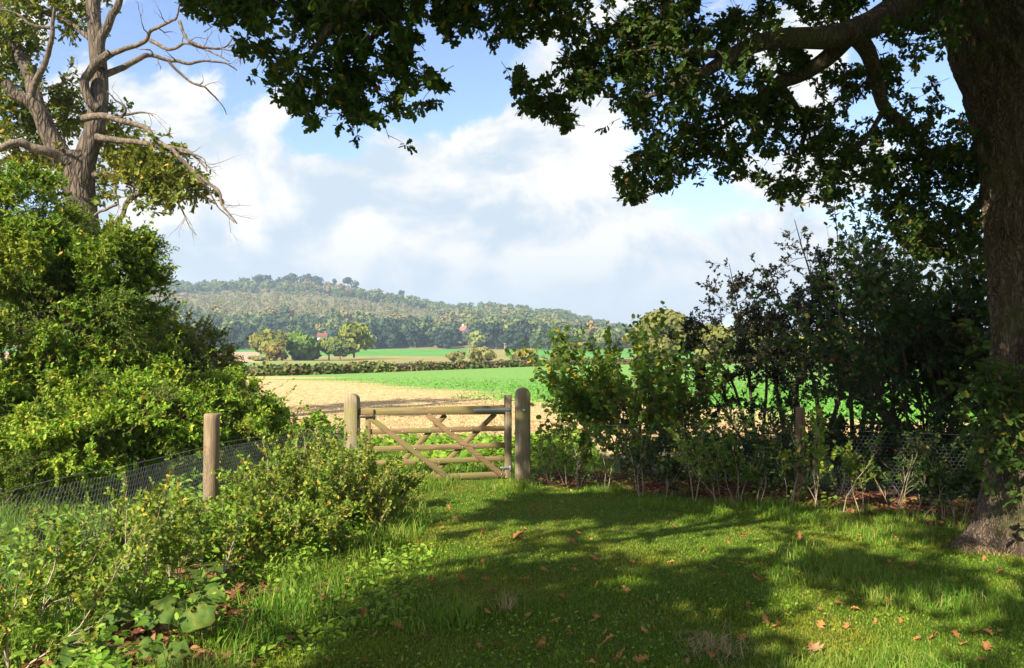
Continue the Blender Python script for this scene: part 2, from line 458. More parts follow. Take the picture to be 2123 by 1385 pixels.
def field_mat():
    m, nt, out = nodes_of('field_soil')
    tc = N(nt, 'ShaderNodeTexCoord')
    sp = N(nt, 'ShaderNodeSeparateXYZ', {0: tc.outputs['Object']})
    nf = N(nt, 'ShaderNodeTexNoise', {'Vector': tc.outputs['Object'], 'Scale': 2.4, 'Detail': 10.0, 'Roughness': .75})
    nb = N(nt, 'ShaderNodeTexNoise', {'Vector': tc.outputs['Object'], 'Scale': .07, 'Detail': 5.0})
    soil = ramp(nt, nf.outputs['Fac'], [(.3, (.26, .17, .08)), (.5, (.5, .35, .17)), (.7, (.66, .5, .27))])
    # where the crop has come up: its edge runs across the field in drilled bands
    mp = N(nt, 'ShaderNodeMapping', {'Vector': tc.outputs['Object'], 'Rotation': (0, 0, .12), 'Scale': (.02, .28, 1)})
    band = N(nt, 'ShaderNodeTexNoise', {'Vector': mp.outputs[0], 'Scale': 1.0, 'Detail': 3.0})
    g = mth(nt, 'ADD', sp.outputs[1], mth(nt, 'MULTIPLY', sp.outputs[0], 1.35))
    g = mth(nt, 'SUBTRACT', g, 35.0)
    g = mth(nt, 'ADD', g, mth(nt, 'MULTIPLY', mth(nt, 'SUBTRACT', band.outputs['Fac'], .5), 34.0))
    g = mth(nt, 'ADD', g, mth(nt, 'MULTIPLY', mth(nt, 'SUBTRACT', nb.outputs['Fac'], .5), 20.0))
    cov = mth(nt, 'DIVIDE', mth(nt, 'ADD', g, 3.0), 9.0, clamp=True)
    cov = mth(nt, 'ADD', mth(nt, 'MULTIPLY', cov, 1.35), mth(nt, 'MULTIPLY', mth(nt, 'SUBTRACT', nf.outputs['Fac'], .55), 2.5), clamp=True)
    cov = mth(nt, 'MULTIPLY', cov, .93)
    green = ramp(nt, nf.outputs['Fac'], [(.3, (.085, .2, .035)), (.7, (.16, .35, .075))])
    c = mixc(nt, cov, soil, green)
    b = N(nt, 'ShaderNodeBump', {'Height': nf.outputs['Fac'], 'Strength': .9, 'Distance': .12})
    p = N(nt, 'ShaderNodeBsdfPrincipled', {'Base Color': c, 'Roughness': .95, 'Specular IOR Level': .1, 'Normal': b.outputs[0]})
    nt.links.new(p.outputs[0], out.inputs[0])
    return m


M['lawn'] = ground_mat('lawn', [(.35, (.03, .055, .01)), (.5, (.06, .1, .016)), (.65, (.1, .12, .03))], 9)
M['field'] = field_mat()
M['soil'] = ground_mat('soil', [(.35, (.035, .018, .012)), (.55, (.08, .042, .027)), (.7, (.14, .075, .045))], 14, .9)
M['far_tan'] = ground_mat('far_tan', [(.35, (.36, .23, .14)), (.65, (.5, .34, .22))], .3, .2)
M['far_olive'] = ground_mat('far_olive', [(.35, (.16, .16, .05)), (.65, (.34, .28, .1))], .12, .2)
M['far_green'] = ground_mat('far_green', [(.35, (.06, .2, .03)), (.65, (.12, .3, .05))], .12, .2)
M['hill'] = ground_mat('hill', [(.35, (.1, .1, .04)), (.65, (.22, .19, .08))], .05, .2)

# ------------------------------------------------------------------ the ground
def sheet(name, rows, mat, ncol=120, z_off=0.0, zone=None):
    g = Geo(); s = np.linspace(-1, 1, ncol)
    rows = np.asarray(rows, float)
    X = s[None] * (.95 * np.maximum(rows, 0)[:, None] + 17); Yv = np.broadcast_to(rows[:, None], X.shape)
    V = np.stack([X, Yv, ground(X, Yv) + z_off], -1)
    idx = np.arange(X.size).reshape(X.shape)
    q = np.stack([idx[:-1, :-1], idx[:-1, 1:], idx[1:, 1:], idx[1:, :-1]], -1)
    if zone is None:
        g.add(V, q.reshape(-1, 4))
    else:
        g.v.append(V.reshape(-1, 3)); g.n += X.size
        cx = (X[:-1, :-1] + X[1:, 1:]) / 2; cy = (Yv[:-1, :-1] + Yv[1:, 1:]) / 2
        zi = zone(cx, cy)
        for k in range(len(mat)):
            if (zi == k).any():
                g.f.append(q[zi == k]); g.mi.append(k)
    return tag(g.build(name, mat, smooth=True), kind='structure')


sheet('lawn', np.linspace(-25, 15.5, 90), M['lawn'], 130)
sheet('field_margin', np.linspace(15.5, 22.5, 14), [M['lawn'], M['field']], 130, zone=lambda x, y: ((x > 1.6) | (y > 18.5)).astype(int))
sheet('field', np.concatenate([np.linspace(22.5, 60, 40), np.linspace(62, 140, 40)]), M['field'], 80)


def far_zone(x, y):
    u = U0 + F * x / y
    z = np.full(x.shape, 1)
    z[(u > 690) & (u < 960) & (y > 395) & (y < 600)] = 2
    z[(u > 1060) & (y > 330) & (y < 600)] = 2
    z[(u < 545) & (y > 150) & (y < 520)] = 0
    z[(u < 560) & (y >= 520)] = 2
    z[(u > 545) & (u < 690) & (y > 400)] = 2
    return z


sheet('far_fields', np.concatenate([np.linspace(140, 400, 40), np.linspace(410, 620, 30)]), [M['far_tan'], M['far_olive'], M['far_green']], 160, zone=far_zone)
sheet('hill', np.concatenate([np.linspace(620, 1250, 40), np.linspace(1300, 1900, 6)]), M['hill'], 120)

# bare leaf-strewn strip under the young hedge on the right
g = Geo()
path = spline([(.55, 12.35), (2.0, 11.5), (3.8, 10.1), (5.2, 8.9), (7.5, 7.6)], 50)
for side_k in range(1):
    d = np.gradient(path, axis=0); d = nrm(d); nn = np.stack([-d[:, 1], d[:, 0]], -1)
    cols = np.linspace(-.45, 1.9, 14)
    W = path[:, None] + nn[:, None] * (cols[None, :, None] + .16 * (vnoise(np.stack([np.repeat(np.arange(50)[:, None] * .9, 14, 1), np.zeros((50, 14)), np.zeros((50, 14))], -1), 5) - .5)[..., None] * (cols[None, :, None] < 0))
    V = np.stack([W[..., 0], W[..., 1], ground(W[..., 0], W[..., 1]) + .012], -1)
    idx = np.arange(50 * 14).reshape(50, 14)
    g.add(V, np.stack([idx[:-1, :-1], idx[1:, :-1], idx[1:, 1:], idx[:-1, 1:]], -1).reshape(-1, 4))
tag(g.build('hedge_soil', M['soil'], smooth=True), kind='structure')

#==GRASS==
# ------------------------------------------------------------------ grass
def blades(geo, x, y, h, w, lean, rng, z=None):
    n = len(x)
    z = ground(x, y) - .005 if z is None else z
    b = np.stack([x, y, z], -1)
    a = rng.random(n) * 6.283
    s = np.stack([np.cos(a), np.sin(a), np.zeros(n)], -1)
    a2 = rng.random(n) * 6.283
    l = np.stack([np.cos(a2), np.sin(a2), np.zeros(n)], -1) * (lean * rng.random(n) ** .7)[:, None]
    h = h[:, None]; up = np.array([0, 0, 1.0])
    m = b + (up * .6 + l * .3) * h
    t = b + (up * (1 - .35 * np.linalg.norm(l, axis=1, keepdims=True)) + l) * h
    w = w[:, None]
    V = np.stack([b - s * w, b + s * w, m + s * w * .7, m - s * w * .7, t], 1)
    o = np.arange(n)[:, None] * 5
    geo.add(V.reshape(-1, 3), [o + np.array([[0, 1, 2, 3]]), o + np.array([[3, 2, 4]])])


def view_points(rng, n, y0, y1, power, upad=60, u0=None, u1=None):
    """points over the visible ground, thicker near the camera"""
    r = rng.random(n)
    y = (y0 ** power + r * (y1 ** power - y0 ** power)) ** (1 / power)
    u = rng.uniform((-120 if u0 is None else u0) - upad, (2240 if u1 is None else u1) + upad, n)
    return (u - U0) / F * y, y


def soil_mask(x, y):
    """True on the bare strip"""
    d = np.min((x[:, None] - path[None, :, 0]) ** 2 + (y[:, None] - path[None, :, 1]) ** 2, 1)
    i = np.argmin((x[:, None] - path[None, :, 0]) ** 2 + (y[:, None] - path[None, :, 1]) ** 2, 1)
    dd = np.gradient(path, axis=0)[i]
    side = -dd[:, 1] * (x - path[i, 0]) + dd[:, 0] * (y - path[i, 1])
    return (side > 0) | (d < .12)


def patch(x, y, sc, seed):
    return vnoise(np.stack([x * sc, y * sc, x * 0], -1), seed)


rg = np.random.default_rng(5)
g = Geo()
x, y = view_points(rg, 520000, 3.0, 14.5, .3, 0, -100, 2700)
keep = (x > -2.1 + .06 * (y - 4)) & ~soil_mask(x, y) & (np.hypot(x - 5.08, y - 7.5) > .62)
x, y = x[keep], y[keep]
pn = patch(x, y, 1.3, 8); pl = patch(x, y, .35, 9)
h = .016 + .022 * rg.random(len(x)) + .035 * sstep(.6, .85, pn) * rg.random(len(x))
blades(g, x, y, h, .0019 + .0013 * rg.random(len(x)) + .00016 * y, 1.0, rg)
tag(g.build('lawn_grass', M['grass']), 'short mown green grass of the path leading to the gate', 'grass', kind='stuff')

g = Geo()
# taller rough grass: right verge under the hedge, left verge, behind the gate and at the fence foot
CLEAR = np.array([on_ground(*q)[:2] for q in ((420, 1300), (310, 1320), (200, 1370), (350, 1390), (480, 1240), (250, 1390))])
clear = lambda x, y: np.min(np.hypot(x[:, None] - CLEAR[None, :, 0], y[:, None] - CLEAR[None, :, 1]), 1) < .34


def rough(n, y0, y1, u0, u1, cond, h0, h1, w=.0026, lean=1.0, p=.5, clump=None):
    x, y = view_points(rg, n, y0, y1, p, 0, u0, u1)
    k = cond(x, y) & ~clear(x, y); x, y = x[k], y[k]
    if clump:
        c = patch(x, y, clump[0], clump[1]); kk = rg.random(len(x)) < sstep(clump[2], clump[3], c); x, y = x[kk], y[kk]
    c2 = patch(x, y, 2.2, 31)
    h = (h0 + (h1 - h0) * rg.random(len(x)) ** 1.6) * (.6 + .8 * c2)
    blades(g, x, y, h, w * (.7 + .7 * rg.random(len(x))) + .0001 * y, lean, rg)


edge = lambda x, y: np.interp(x, [0, .6, 2, 3.8, 5.2, 7.5], [13, 12.2, 11.4, 10.0, 8.8, 7.5]) - y
rough(90000, 6.5, 12.8, 1000, 2200, lambda x, y: (edge(x, y) > -.1) & (edge(x, y) < 1.7) & (np.hypot(x - 5.0, y - 7.5) > .6), .04, .15, clump=(1.5, 41, .3, .6))
rough(30000, 4.0, 8.5, 1600, 2200, lambda x, y: (np.hypot(x - 5.0, y - 7.5) > .9), .05, .17, clump=(1.4, 43, .5, .75))
rough(90000, 3.3, 13.0, -100, 1000, lambda x, y: (x < -1.35 + .07 * (y - 4) + .5 * (patch(x, y, .9, 44) - .5)) & (x > -3.4), .05, .26, clump=(1.2, 45, .25, .6))
rough(40000, 3.3, 7.0, 200, 1150, lambda x, y: (x < -.2) & (x > -2.2), .04, .2, clump=(1.3, 46, .5, .75))
rough(60000, 5.0, 15.0, -200, 760, lambda x, y: (x <= -3.2), .08, .35, p=.8)
rough(30000, 13.0, 18.8, 500, 1300, lambda x, y: (x > -9) & (x < 1.8), .05, .2, w=.004, p=1.5, clump=(.6, 47, .2, .5))
rough(9000, 12.0, 15.5, 1200, 2200, lambda x, y: (x > 1) & (edge(x, y) < -.8), .04, .14, w=.003, p=1.5, clump=(.8, 48, .4, .7))
tag(g.build('rough_grass', M['rough_grass']), 'longer rough grass along both verges and beyond the gate', 'grass', kind='stuff')

# broad-leaved weeds on the left verge, at the hedge foot and beyond the gate
g = Geo()
def weeds(n, y0, y1, u0, u1, cond, hmax, size, p=.8, T=T_OVAL, clump=(1.1, 51, .35, .6)):
    x, y = view_points(rg, n, y0, y1, p, 0, u0, u1)
    k = cond(x, y) & ~clear(x, y); x, y = x[k], y[k]
    c = patch(x, y, clump[0], clump[1]); kk = rg.random(len(x)) < sstep(clump[2], clump[3], c); x, y = x[kk], y[kk]
    c = patch(x, y, clump[0], clump[1])
    z = ground(x, y) + .02 + hmax * rg.random(len(x)) * sstep(clump[2] - .1, .95, c)
    d = rg.normal(size=(len(x), 3)); d[:, 2] *= .4
    nn = rg.normal(size=(len(x), 3)) * .5 + np.array([0, -.2, 1])
    put_leaves(g, T, np.stack([x, y, z], -1), d, nn, size * (.5 + .8 * rg.random(len(x))))


weeds(26000, 3.4, 12.0, -100, 900, lambda x, y: (x < -1.75 + .07 * (y - 4)) & (x > -3.3), .45, .055)
weeds(22000, 5.0, 14.0, -200, 700, lambda x, y: x < -3.2, .5, .07)
weeds(4500, 14.0, 18.0, 700, 1250, lambda x, y: (x < 1.5), .42, .11, T=T_ROUND, clump=(.45, 52, .25, .5))
weeds(5000, 8, 13.5, 1100, 2100, lambda x, y: (edge(x, y) > -1.3) & (edge(x, y) < .25), .25, .06)
weeds(9000, 3.3, 12, 500, 2200, lambda x, y: (x > -1.6) & (edge(x, y) > .3), .016, .018, p=.5, T=T_ROUND, clump=(1.6, 53, .45, .7))
weeds(5000, 3.5, 9, 250, 900, lambda x, y: (x < -.7) & (x > -2.2), .1, .05)
tag(g.build('weeds', M['weed_leaf']), 'low leafy green weeds and nettles among the rough grass', 'weeds', kind='stuff')

# young crop on the field
g = Geo()
x, y = view_points(rg, 150000, 23, 60, -.6, 0, 300, 2200)
k = (y + 1.35 * x - 35 + 9 * (patch(x, y, .12, 61) - .5) > -1 + 7 * rg.random(len(x))) & (rg.random(len(x)) > (y - 35) / 25)
x, y = x[k], y[k]
d = rg.normal(size=(len(x), 3)); d[:, 2] = .5
put_leaves(g, T_DIA, np.stack([x, y, ground(x, y)], -1), d, rg.normal(size=(len(x), 3)) * .6 + np.array([0, -.3, 1]), .07 + .08 * rg.random(len(x)))
tag(g.build('young_crop', M['crop_leaf']), 'bright green young crop covering the field behind the hedge', 'crop', kind='stuff')

# stubble and clods on the bare part of the field
g = Geo()
x, y = view_points(rg, 70000, 18.6, 55, -.9, 0, 300, 2000)
k = (y + 1.35 * x - 35 < 5 * rg.random(len(x))) | (y < 23); x, y = x[k], y[k]; n_ = len(x)
d = rg.normal(size=(n_, 3)); d[:, 2] = np.abs(d[:, 2]) * .7
put_leaves(g, T_LONG, np.stack([x, y, ground(x, y)], -1), d, rg.normal(size=(n_, 3)) + np.array([0, -.3, .4]), .03 + .055 * rg.random(n_))
tag(g.build('stubble', M['straw']), 'pale tan stubble and clods on the bare field beyond the gate', 'stubble', kind='stuff')

# dead leaves on the bare strip
g = Geo()
x = rg.uniform(.4, 7, 9000); y = np.interp(x, path[:, 0], path[:, 1]) + rg.uniform(-.35, 1.7, 9000)
d = rg.normal(size=(9000, 3)); d[:, 2] *= .25
put_leaves(g, T_OAK, np.stack([x, y, ground(x, y) + .02 + .02 * rg.random(9000)], -1), d, rg.normal(size=(9000, 3)) * .45 + np.array([0, 0, 1]), .05 + .05 * rg.random(9000))
x = rg.uniform(-3.2, -1.3, 2600); y = rg.uniform(3.6, 7.5, 2600); kk = clear(x, y) | (rg.random(2600) < .12); x, y = x[kk], y[kk]; n_ = len(x)
put_leaves(g, T_OAK, np.stack([x, y, ground(x, y) + .015 + .03 * rg.random(n_)], -1), rg.normal(size=(n_, 3)) * np.array([1, 1, .3]), rg.normal(size=(n_, 3)) * .45 + np.array([0, 0, 1]), .06 + .07 * rg.random(n_))
tag(g.build('leaf_litter', M['litter_leaf']), 'brown dead leaves on the soil under the hedge saplings', 'leaf litter', kind='stuff')

#==GATE==
# ------------------------------------------------------------------ gate
GR = np.array([-.012, 12.66, 0.0]); GL = np.array([-2.27, 12.06, 0.0])
gz = .03
gl = np.linalg.norm(GL - GR)
gd = (GL - GR) / gl; gn = np.array([gd[1], -gd[0], 0.0])
if gn[1] > 0:
    gn = -gn
up = np.array([0, 0, 1.0])
gate = thing('field_gate', 'closed wooden five-bar gate with crossed braces between the two posts', 'gate', GR)


def G(s, z, o=0.0):
    return GR + gd * s + up * z + gn * o


def gpart(name, mat, items, label=None):
    """each item: (a, b, width, thickness)"""
    g = Geo()
    for a, b, w, th, *wb in items:
        boxp(g, a - GR, b - GR, w, th, wb=wb[0] if wb else None, up=up if abs((b - a)[2]) < .9 * np.linalg.norm(b - a) else gd)
    # turn into the gate's own frame so that grain follows the bars
    o = g.build(name, mat, None)
    V = np.empty(len(o.data.vertices) * 3); o.data.vertices.foreach_get('co', V); V = V.reshape(-1, 3)
    L = np.stack([V @ gd, V @ gn, V[:, 2]], -1)
    o.data.vertices.foreach_set('co', L.astype(np.float32).ravel()); o.data.update()
    o.parent = gate
    from mathutils import Matrix
    o.matrix_local = Matrix(((gd[0], gn[0], 0, 0), (gd[1], gn[1], 0, 0), (0, 0, 1, 0), (0, 0, 0, 1)))
    if label:
        o['label'] = label
    return o


def gf(f):
    return gz + 1.14 * (1 - f)


# top rail tapers towards the latch
g = Geo()
boxp(g, G(.11, gf(.056)) - GR, G(gl, gf(.048)) - GR, .1, .075, up)
o = None
gpart('top_rail', M['rail'], [(G(.10, gf(.064)), G(gl + .05, gf(.05)), .142, .076, .1)])
for f0, f1 in ((.285, .358), (.515, .594), (.706, .78), (.92, 1.0)):
    gpart('rail', M['rail'], [(G(.10, gf((f0 + f1) / 2)), G(gl - .06, gf((f0 + f1) / 2)), 1.14 * (f1 - f0), .026)])
gpart('hanging_stile', M['gate_post'], [(G(.055, gz - .01), G(.055, gz + 1.3), .11, .08)])
gpart('closing_stile', M['rail'], [(G(gl - .09, gz), G(gl - .09, gf(.1)), .075, .072)])
for a, b in (((gl - .1, .12), (gl * .42, 1.0)), ((gl * .575, .11), (.13, .985))):
    gpart('brace', M['rail'], [(G(a[0], gf(a[1]), .034), G(b[0], gf(b[1]), .034), .085, .024)])
for a, b in (((gl * .45, .12), (gl * .83, .93)), ((gl * .11, .12), (gl * .55, .96))):
    gpart('brace', M['rail'], [(G(a[0], gf(a[1]), -.034), G(b[0], gf(b[1]), -.034), .08, .024)])
gpart('hinge_strap', M['galv'], [(G(.005, gf(.06), .046), G(.62, gf(.06), .046), .055, .01)])
gpart('hinge_bracket', M['galv'], [(G(.0, gf(.865), .05), G(.19, gf(.865), .05), .035, .02), (G(.03, gf(.84), .06), G(.03, gf(.9), .06), .03, .03)])
g = Geo()
for s, f in [(.06, .06), (.3, .06), (.55, .06), (gl * .56, .33), (gl * .42, .33), (gl * .74, .33), (gl * .66, .56), (gl * .34, .56), (gl * .25, .56), (gl * .6, .75), (gl * .5, .75), (gl * .83, .75), (gl * .44, .96), (.17, .95), (gl * .56, .96), (gl * .28, .31)]:
    c = G(s, gf(f), .05) - GR
    g = Geo(); tubes(g, np.array([c, c + gn * .006, c + gn * .009]), np.array([.011, .011, .004]), 8, cap=True)
    g.build('bolt', M['galv'], gate).location = (0, 0, 0)
g = Geo()
boxp(g, G(gl - .2, gf(.12), .055) - GR, G(gl + .07, gf(.12), .055) - GR, .03, .012, up, bev=.002)
boxp(g, G(gl - .17, gf(.15), .05) - GR, G(gl - .17, gf(.02), .05) - GR, .025, .012, gd, bev=.002)
g.build('latch', M['iron'], gate).location = (0, 0, 0)


def gate_post(base, w, dpt, h, label, yaw, bolt):
    r = thing('gate_post', label, 'gate post', base, 'posts either side of the gate')
    r.rotation_euler.z = yaw
    g = Geo()
    # square post with rounded head, rounded across its width
    n = 14; prof = []
    for i in range(n + 1):
        a = math.pi * i / n
        prof.append((w / 2 * math.cos(a), h - w / 2 + w / 2 * math.sin(a) * .95))
    prof = [(w / 2, -.25)] + [(w / 2, z) for z in np.linspace(.2, h - w / 2 - .05, 6)] + prof + [(-w / 2, z) for z in np.linspace(h - w / 2 - .05, .2, 6)] + [(-w / 2, -.25)]
    prof = np.array(prof); m = len(prof); cx = np.array([0, h * .45])
    rings = []
    for yy, sc in ((-dpt / 2, .93), (-dpt / 2 + .012, 1.0), (dpt / 2 - .012, 1.0), (dpt / 2, .93)):
        q = prof.copy(); q[:, 0] *= sc; q[:, 1] = np.where(prof[:, 1] > h * .6, h - (h - prof[:, 1]) - (1 - sc) * w * .4, prof[:, 1])
        rings.append(np.stack([q[:, 0], np.full(m, yy), q[:, 1]], -1))
    V = np.array(rings).reshape(-1, 3); idx = np.arange(4 * m).reshape(4, m)
    q = np.stack([idx[:-1, :-1], idx[:-1, 1:], idx[1:, 1:], idx[1:, :-1]], -1).reshape(-1, 4)
    g.add(V, [q[:, ::-1], idx[0][None], idx[3][::-1][None]])
    o = g.build('shaft', M['gate_post'], r); o.location = (0, 0, 0)
    if bolt:
        g = Geo()
        for zz in (h - .36,):
            tubes(g, np.array([[.02, -dpt / 2 - .001, zz], [.02, -dpt / 2 - .018, zz], [.02, -dpt / 2 - .024, zz]]), np.array([.026, .026, .012]), 10, cap=True)
        o = g.build('hinge_bolt', M['galv'], r); o.location = (0, 0, 0)
    return r


gate_post((.165, 12.42, float(ground(.165, 12.4)) - .02), .235, .17, 1.49, 'weathered round-topped gate post with hinge bolt, right of the gate', .06, True)
gate_post((-2.42, 12.05, .02), .205, .2, 1.37, 'round-topped gate post left of the gate, half hidden by leafy shrub', -.06, False)

#==FENCE==
# ------------------------------------------------------------------ wire fences
def round_post(base, r, h, mat, parent, seed=0):
    g = Geo(); n = 24; k = 22
    z = np.concatenate([[-.2], np.linspace(0, h - .012, n), [h]])
    th = np.arange(k) * 2 * np.pi / k
    rad = np.full((len(z), k), r); rad[-1] *= .9
    c = np.stack([np.cos(th)[None] + 0 * z[:, None], np.sin(th)[None] + 0 * z[:, None], z[:, None] + 0 * th[None]], -1)
    rad = rad * (1 + .05 * (vnoise(c * np.array([2.2, 2.2, 2.5]) + seed, seed) - .5))
    V = np.stack([rad * np.cos(th), rad * np.sin(th), np.broadcast_to(z[:, None], rad.shape)], -1)
    tilt = np.array([.012, 0, 0]) * z[:, None, None]
    V = V + tilt + np.asarray(base)
    idx = np.arange(len(z) * k).reshape(len(z), k)
    q = np.stack([idx[:-1], np.roll(idx, -1, 1)[:-1], np.roll(idx, -1, 1)[1:], idx[1:]], -1).reshape(-1, 4)
    g.add(V, [q, idx[-1][None]])
    o = g.build('post', mat, parent, smooth=False)
    return o


def netting(geo, line, h, cell=.05, wr=.0011, seed=1):
    """hexagonal wire netting hung along a ground polyline"""
    line = np.asarray(line, float)
    seg = np.linalg.norm(np.diff(line, axis=0), axis=1); S = np.concatenate([[0], np.cumsum(seg)]); L = S[-1]
    a = cell / math.sqrt(3)                      # side of a hexagon standing on its point
    nc = int(L / cell); nr = int(h / (1.5 * a))
    def at(s, z):
        x = np.interp(s, S, line[:, 0]); y = np.interp(s, S, line[:, 1])
        wob = .035 * (vnoise(np.stack([s * 1.3, z * 2, 0 * s], -1), seed) - .5)
        zz = ground(x, y) + .0 + z + .06 * (vnoise(np.stack([s * .8, 0 * s, 0 * s + 3], -1), seed) - .5) * z
        return np.stack([x + wob, y + wob, zz], -1)
    A, B = [], []
    j, i = np.meshgrid(np.arange(nr), np.arange(nc), indexing='ij')
    s0 = (i + .5 * (j % 2)) * cell; z0 = j * 1.5 * a
    # three edges for each cell
    A.append(at(s0, z0)); B.append(at(s0, z0 + a))
    A.append(at(s0, z0 + a)); B.append(at(s0 + cell / 2, z0 + 1.5 * a))
    A.append(at(s0, z0 + a)); B.append(at(s0 - cell / 2, z0 + 1.5 * a))
    A = np.concatenate([q.reshape(-1, 3) for q in A]); B = np.concatenate([q.reshape(-1, 3) for q in B])
    tubes(geo, np.stack([A, B], 1), np.full((len(A), 2), wr), 3)
    return at, L


fl = thing('wire_fence', 'low rabbit-netting fence with one thick round wooden post on the left', 'fence', (-3.3, 8.8, .12))
line = spline([(-3.35, 3.2), (-3.3, 5.5), (-3.32, 8.75), (-3.1, 10.6), (-2.55, 12.05)], 30)
g = Geo(); at, L = netting(g, line, .86, .05, .0016); g.build('netting', M['wire'], fl)
s = np.linspace(0, L, 60); g = Geo(); tubes(g, at(s, np.full(60, .87)), np.full(60, .0025), 5); g.build('top_wire', M['wire'], fl)
round_post((-3.3, 8.72, float(ground(-3.3, 8.72))), .083, 1.22, M['fence_post'], fl, 3)

fr = thing('wire_fence', 'netting fence with a thin brown post in the shade under the right hedge', 'fence', (3.77, 10.4, .07))
line = spline([(.28, 12.5), (2.0, 11.65), (3.75, 10.55), (5.6, 9.4), (7.6, 8.1)], 30)
g = Geo(); at, L = netting(g, line, .9, .05, .0012, 4); g.build('netting', M['dark_wire'], fr)
s = np.linspace(0, L, 60); g = Geo(); tubes(g, at(s, np.full(60, .92)), np.full(60, .0025), 5); g.build('top_wire', M['dark_wire'], fr)
round_post((3.77, 10.45, float(ground(3.77, 10.45))), .06, 1.22, M['old_post'], fr, 7)

#==OAK==
# ------------------------------------------------------------------ the big oak on the right
rk = np.random.default_rng(21)
OB = np.array([5.08, 7.5, float(ground(5.08, 7.5))])
oak = thing('oak_tree', 'large dark oak at the right edge whose canopy hangs over the lawn', 'tree', OB)


def trunk_mesh(ctrl, n, k, bark=.02, flare=None, seed=0, fs=9.0):
    """ctrl rows x,y,z,r"""
    s = spline(ctrl, n); c = s[:, :3]; r = s[:, 3]
    t = nrm(np.gradient(c, axis=0)); a = nrm(np.cross(t, np.array([.2, 1, .1]))); b = np.cross(t, a)
    th = np.arange(k) * 2 * np.pi / k
    u = np.cos(th)[None, :, None] * a[:, None] + np.sin(th)[None, :, None] * b[:, None]
    R = np.repeat(r[:, None], k, 1)
    if flare is not None:
        z0, amt = flare
        f = np.exp(-np.maximum(c[:, 2] - z0, 0) / .28)[:, None]
        R = R * (1 + amt * f * (1 + .75 * np.sin(th * 5 + .8) + .3 * np.sin(th * 3)))
    arc = np.concatenate([[0], np.cumsum(np.linalg.norm(np.diff(c, axis=0), axis=1))])
    rr = float(np.mean(r))
    q = np.stack([np.cos(th)[None] * rr * fs + 0 * arc[:, None], np.sin(th)[None] * rr * fs + 0 * arc[:, None], arc[:, None] * fs * .22 + 0 * th[None]], -1)
    nz = fbm(q, 3, seed)
    ridge = 1 - np.abs(2 * nz - 1) * 2.2
    R = R + bark * (np.clip(ridge, -.2, 1) - .5) * np.minimum(1, R / .2) + .12 * rr * (fbm(q * .12, 2, seed + 9) - .5)
    V = c[:, None] + u * R[..., None]
    idx = np.arange(n * k).reshape(n, k)
    F4 = np.stack([idx[:-1], np.roll(idx, -1, 1)[:-1], np.roll(idx, -1, 1)[1:], idx[1:]], -1).reshape(-1, 4)
    return V.reshape(-1, 3), F4


def limb(g, pts, n=None, k=12, bark=.012, seed=0):
    """pts rows u,v,Y,r"""
    c = np.array([[*P(a, b, Y), r] for a, b, Y, r in pts])
    V, F4 = trunk_mesh(c, n or max(12, len(pts) * 6), k, bark, None, seed)
    g.add(V, F4)
    return c


def tr(u, v, Y, r):
    return [*P(u, v, Y), r]


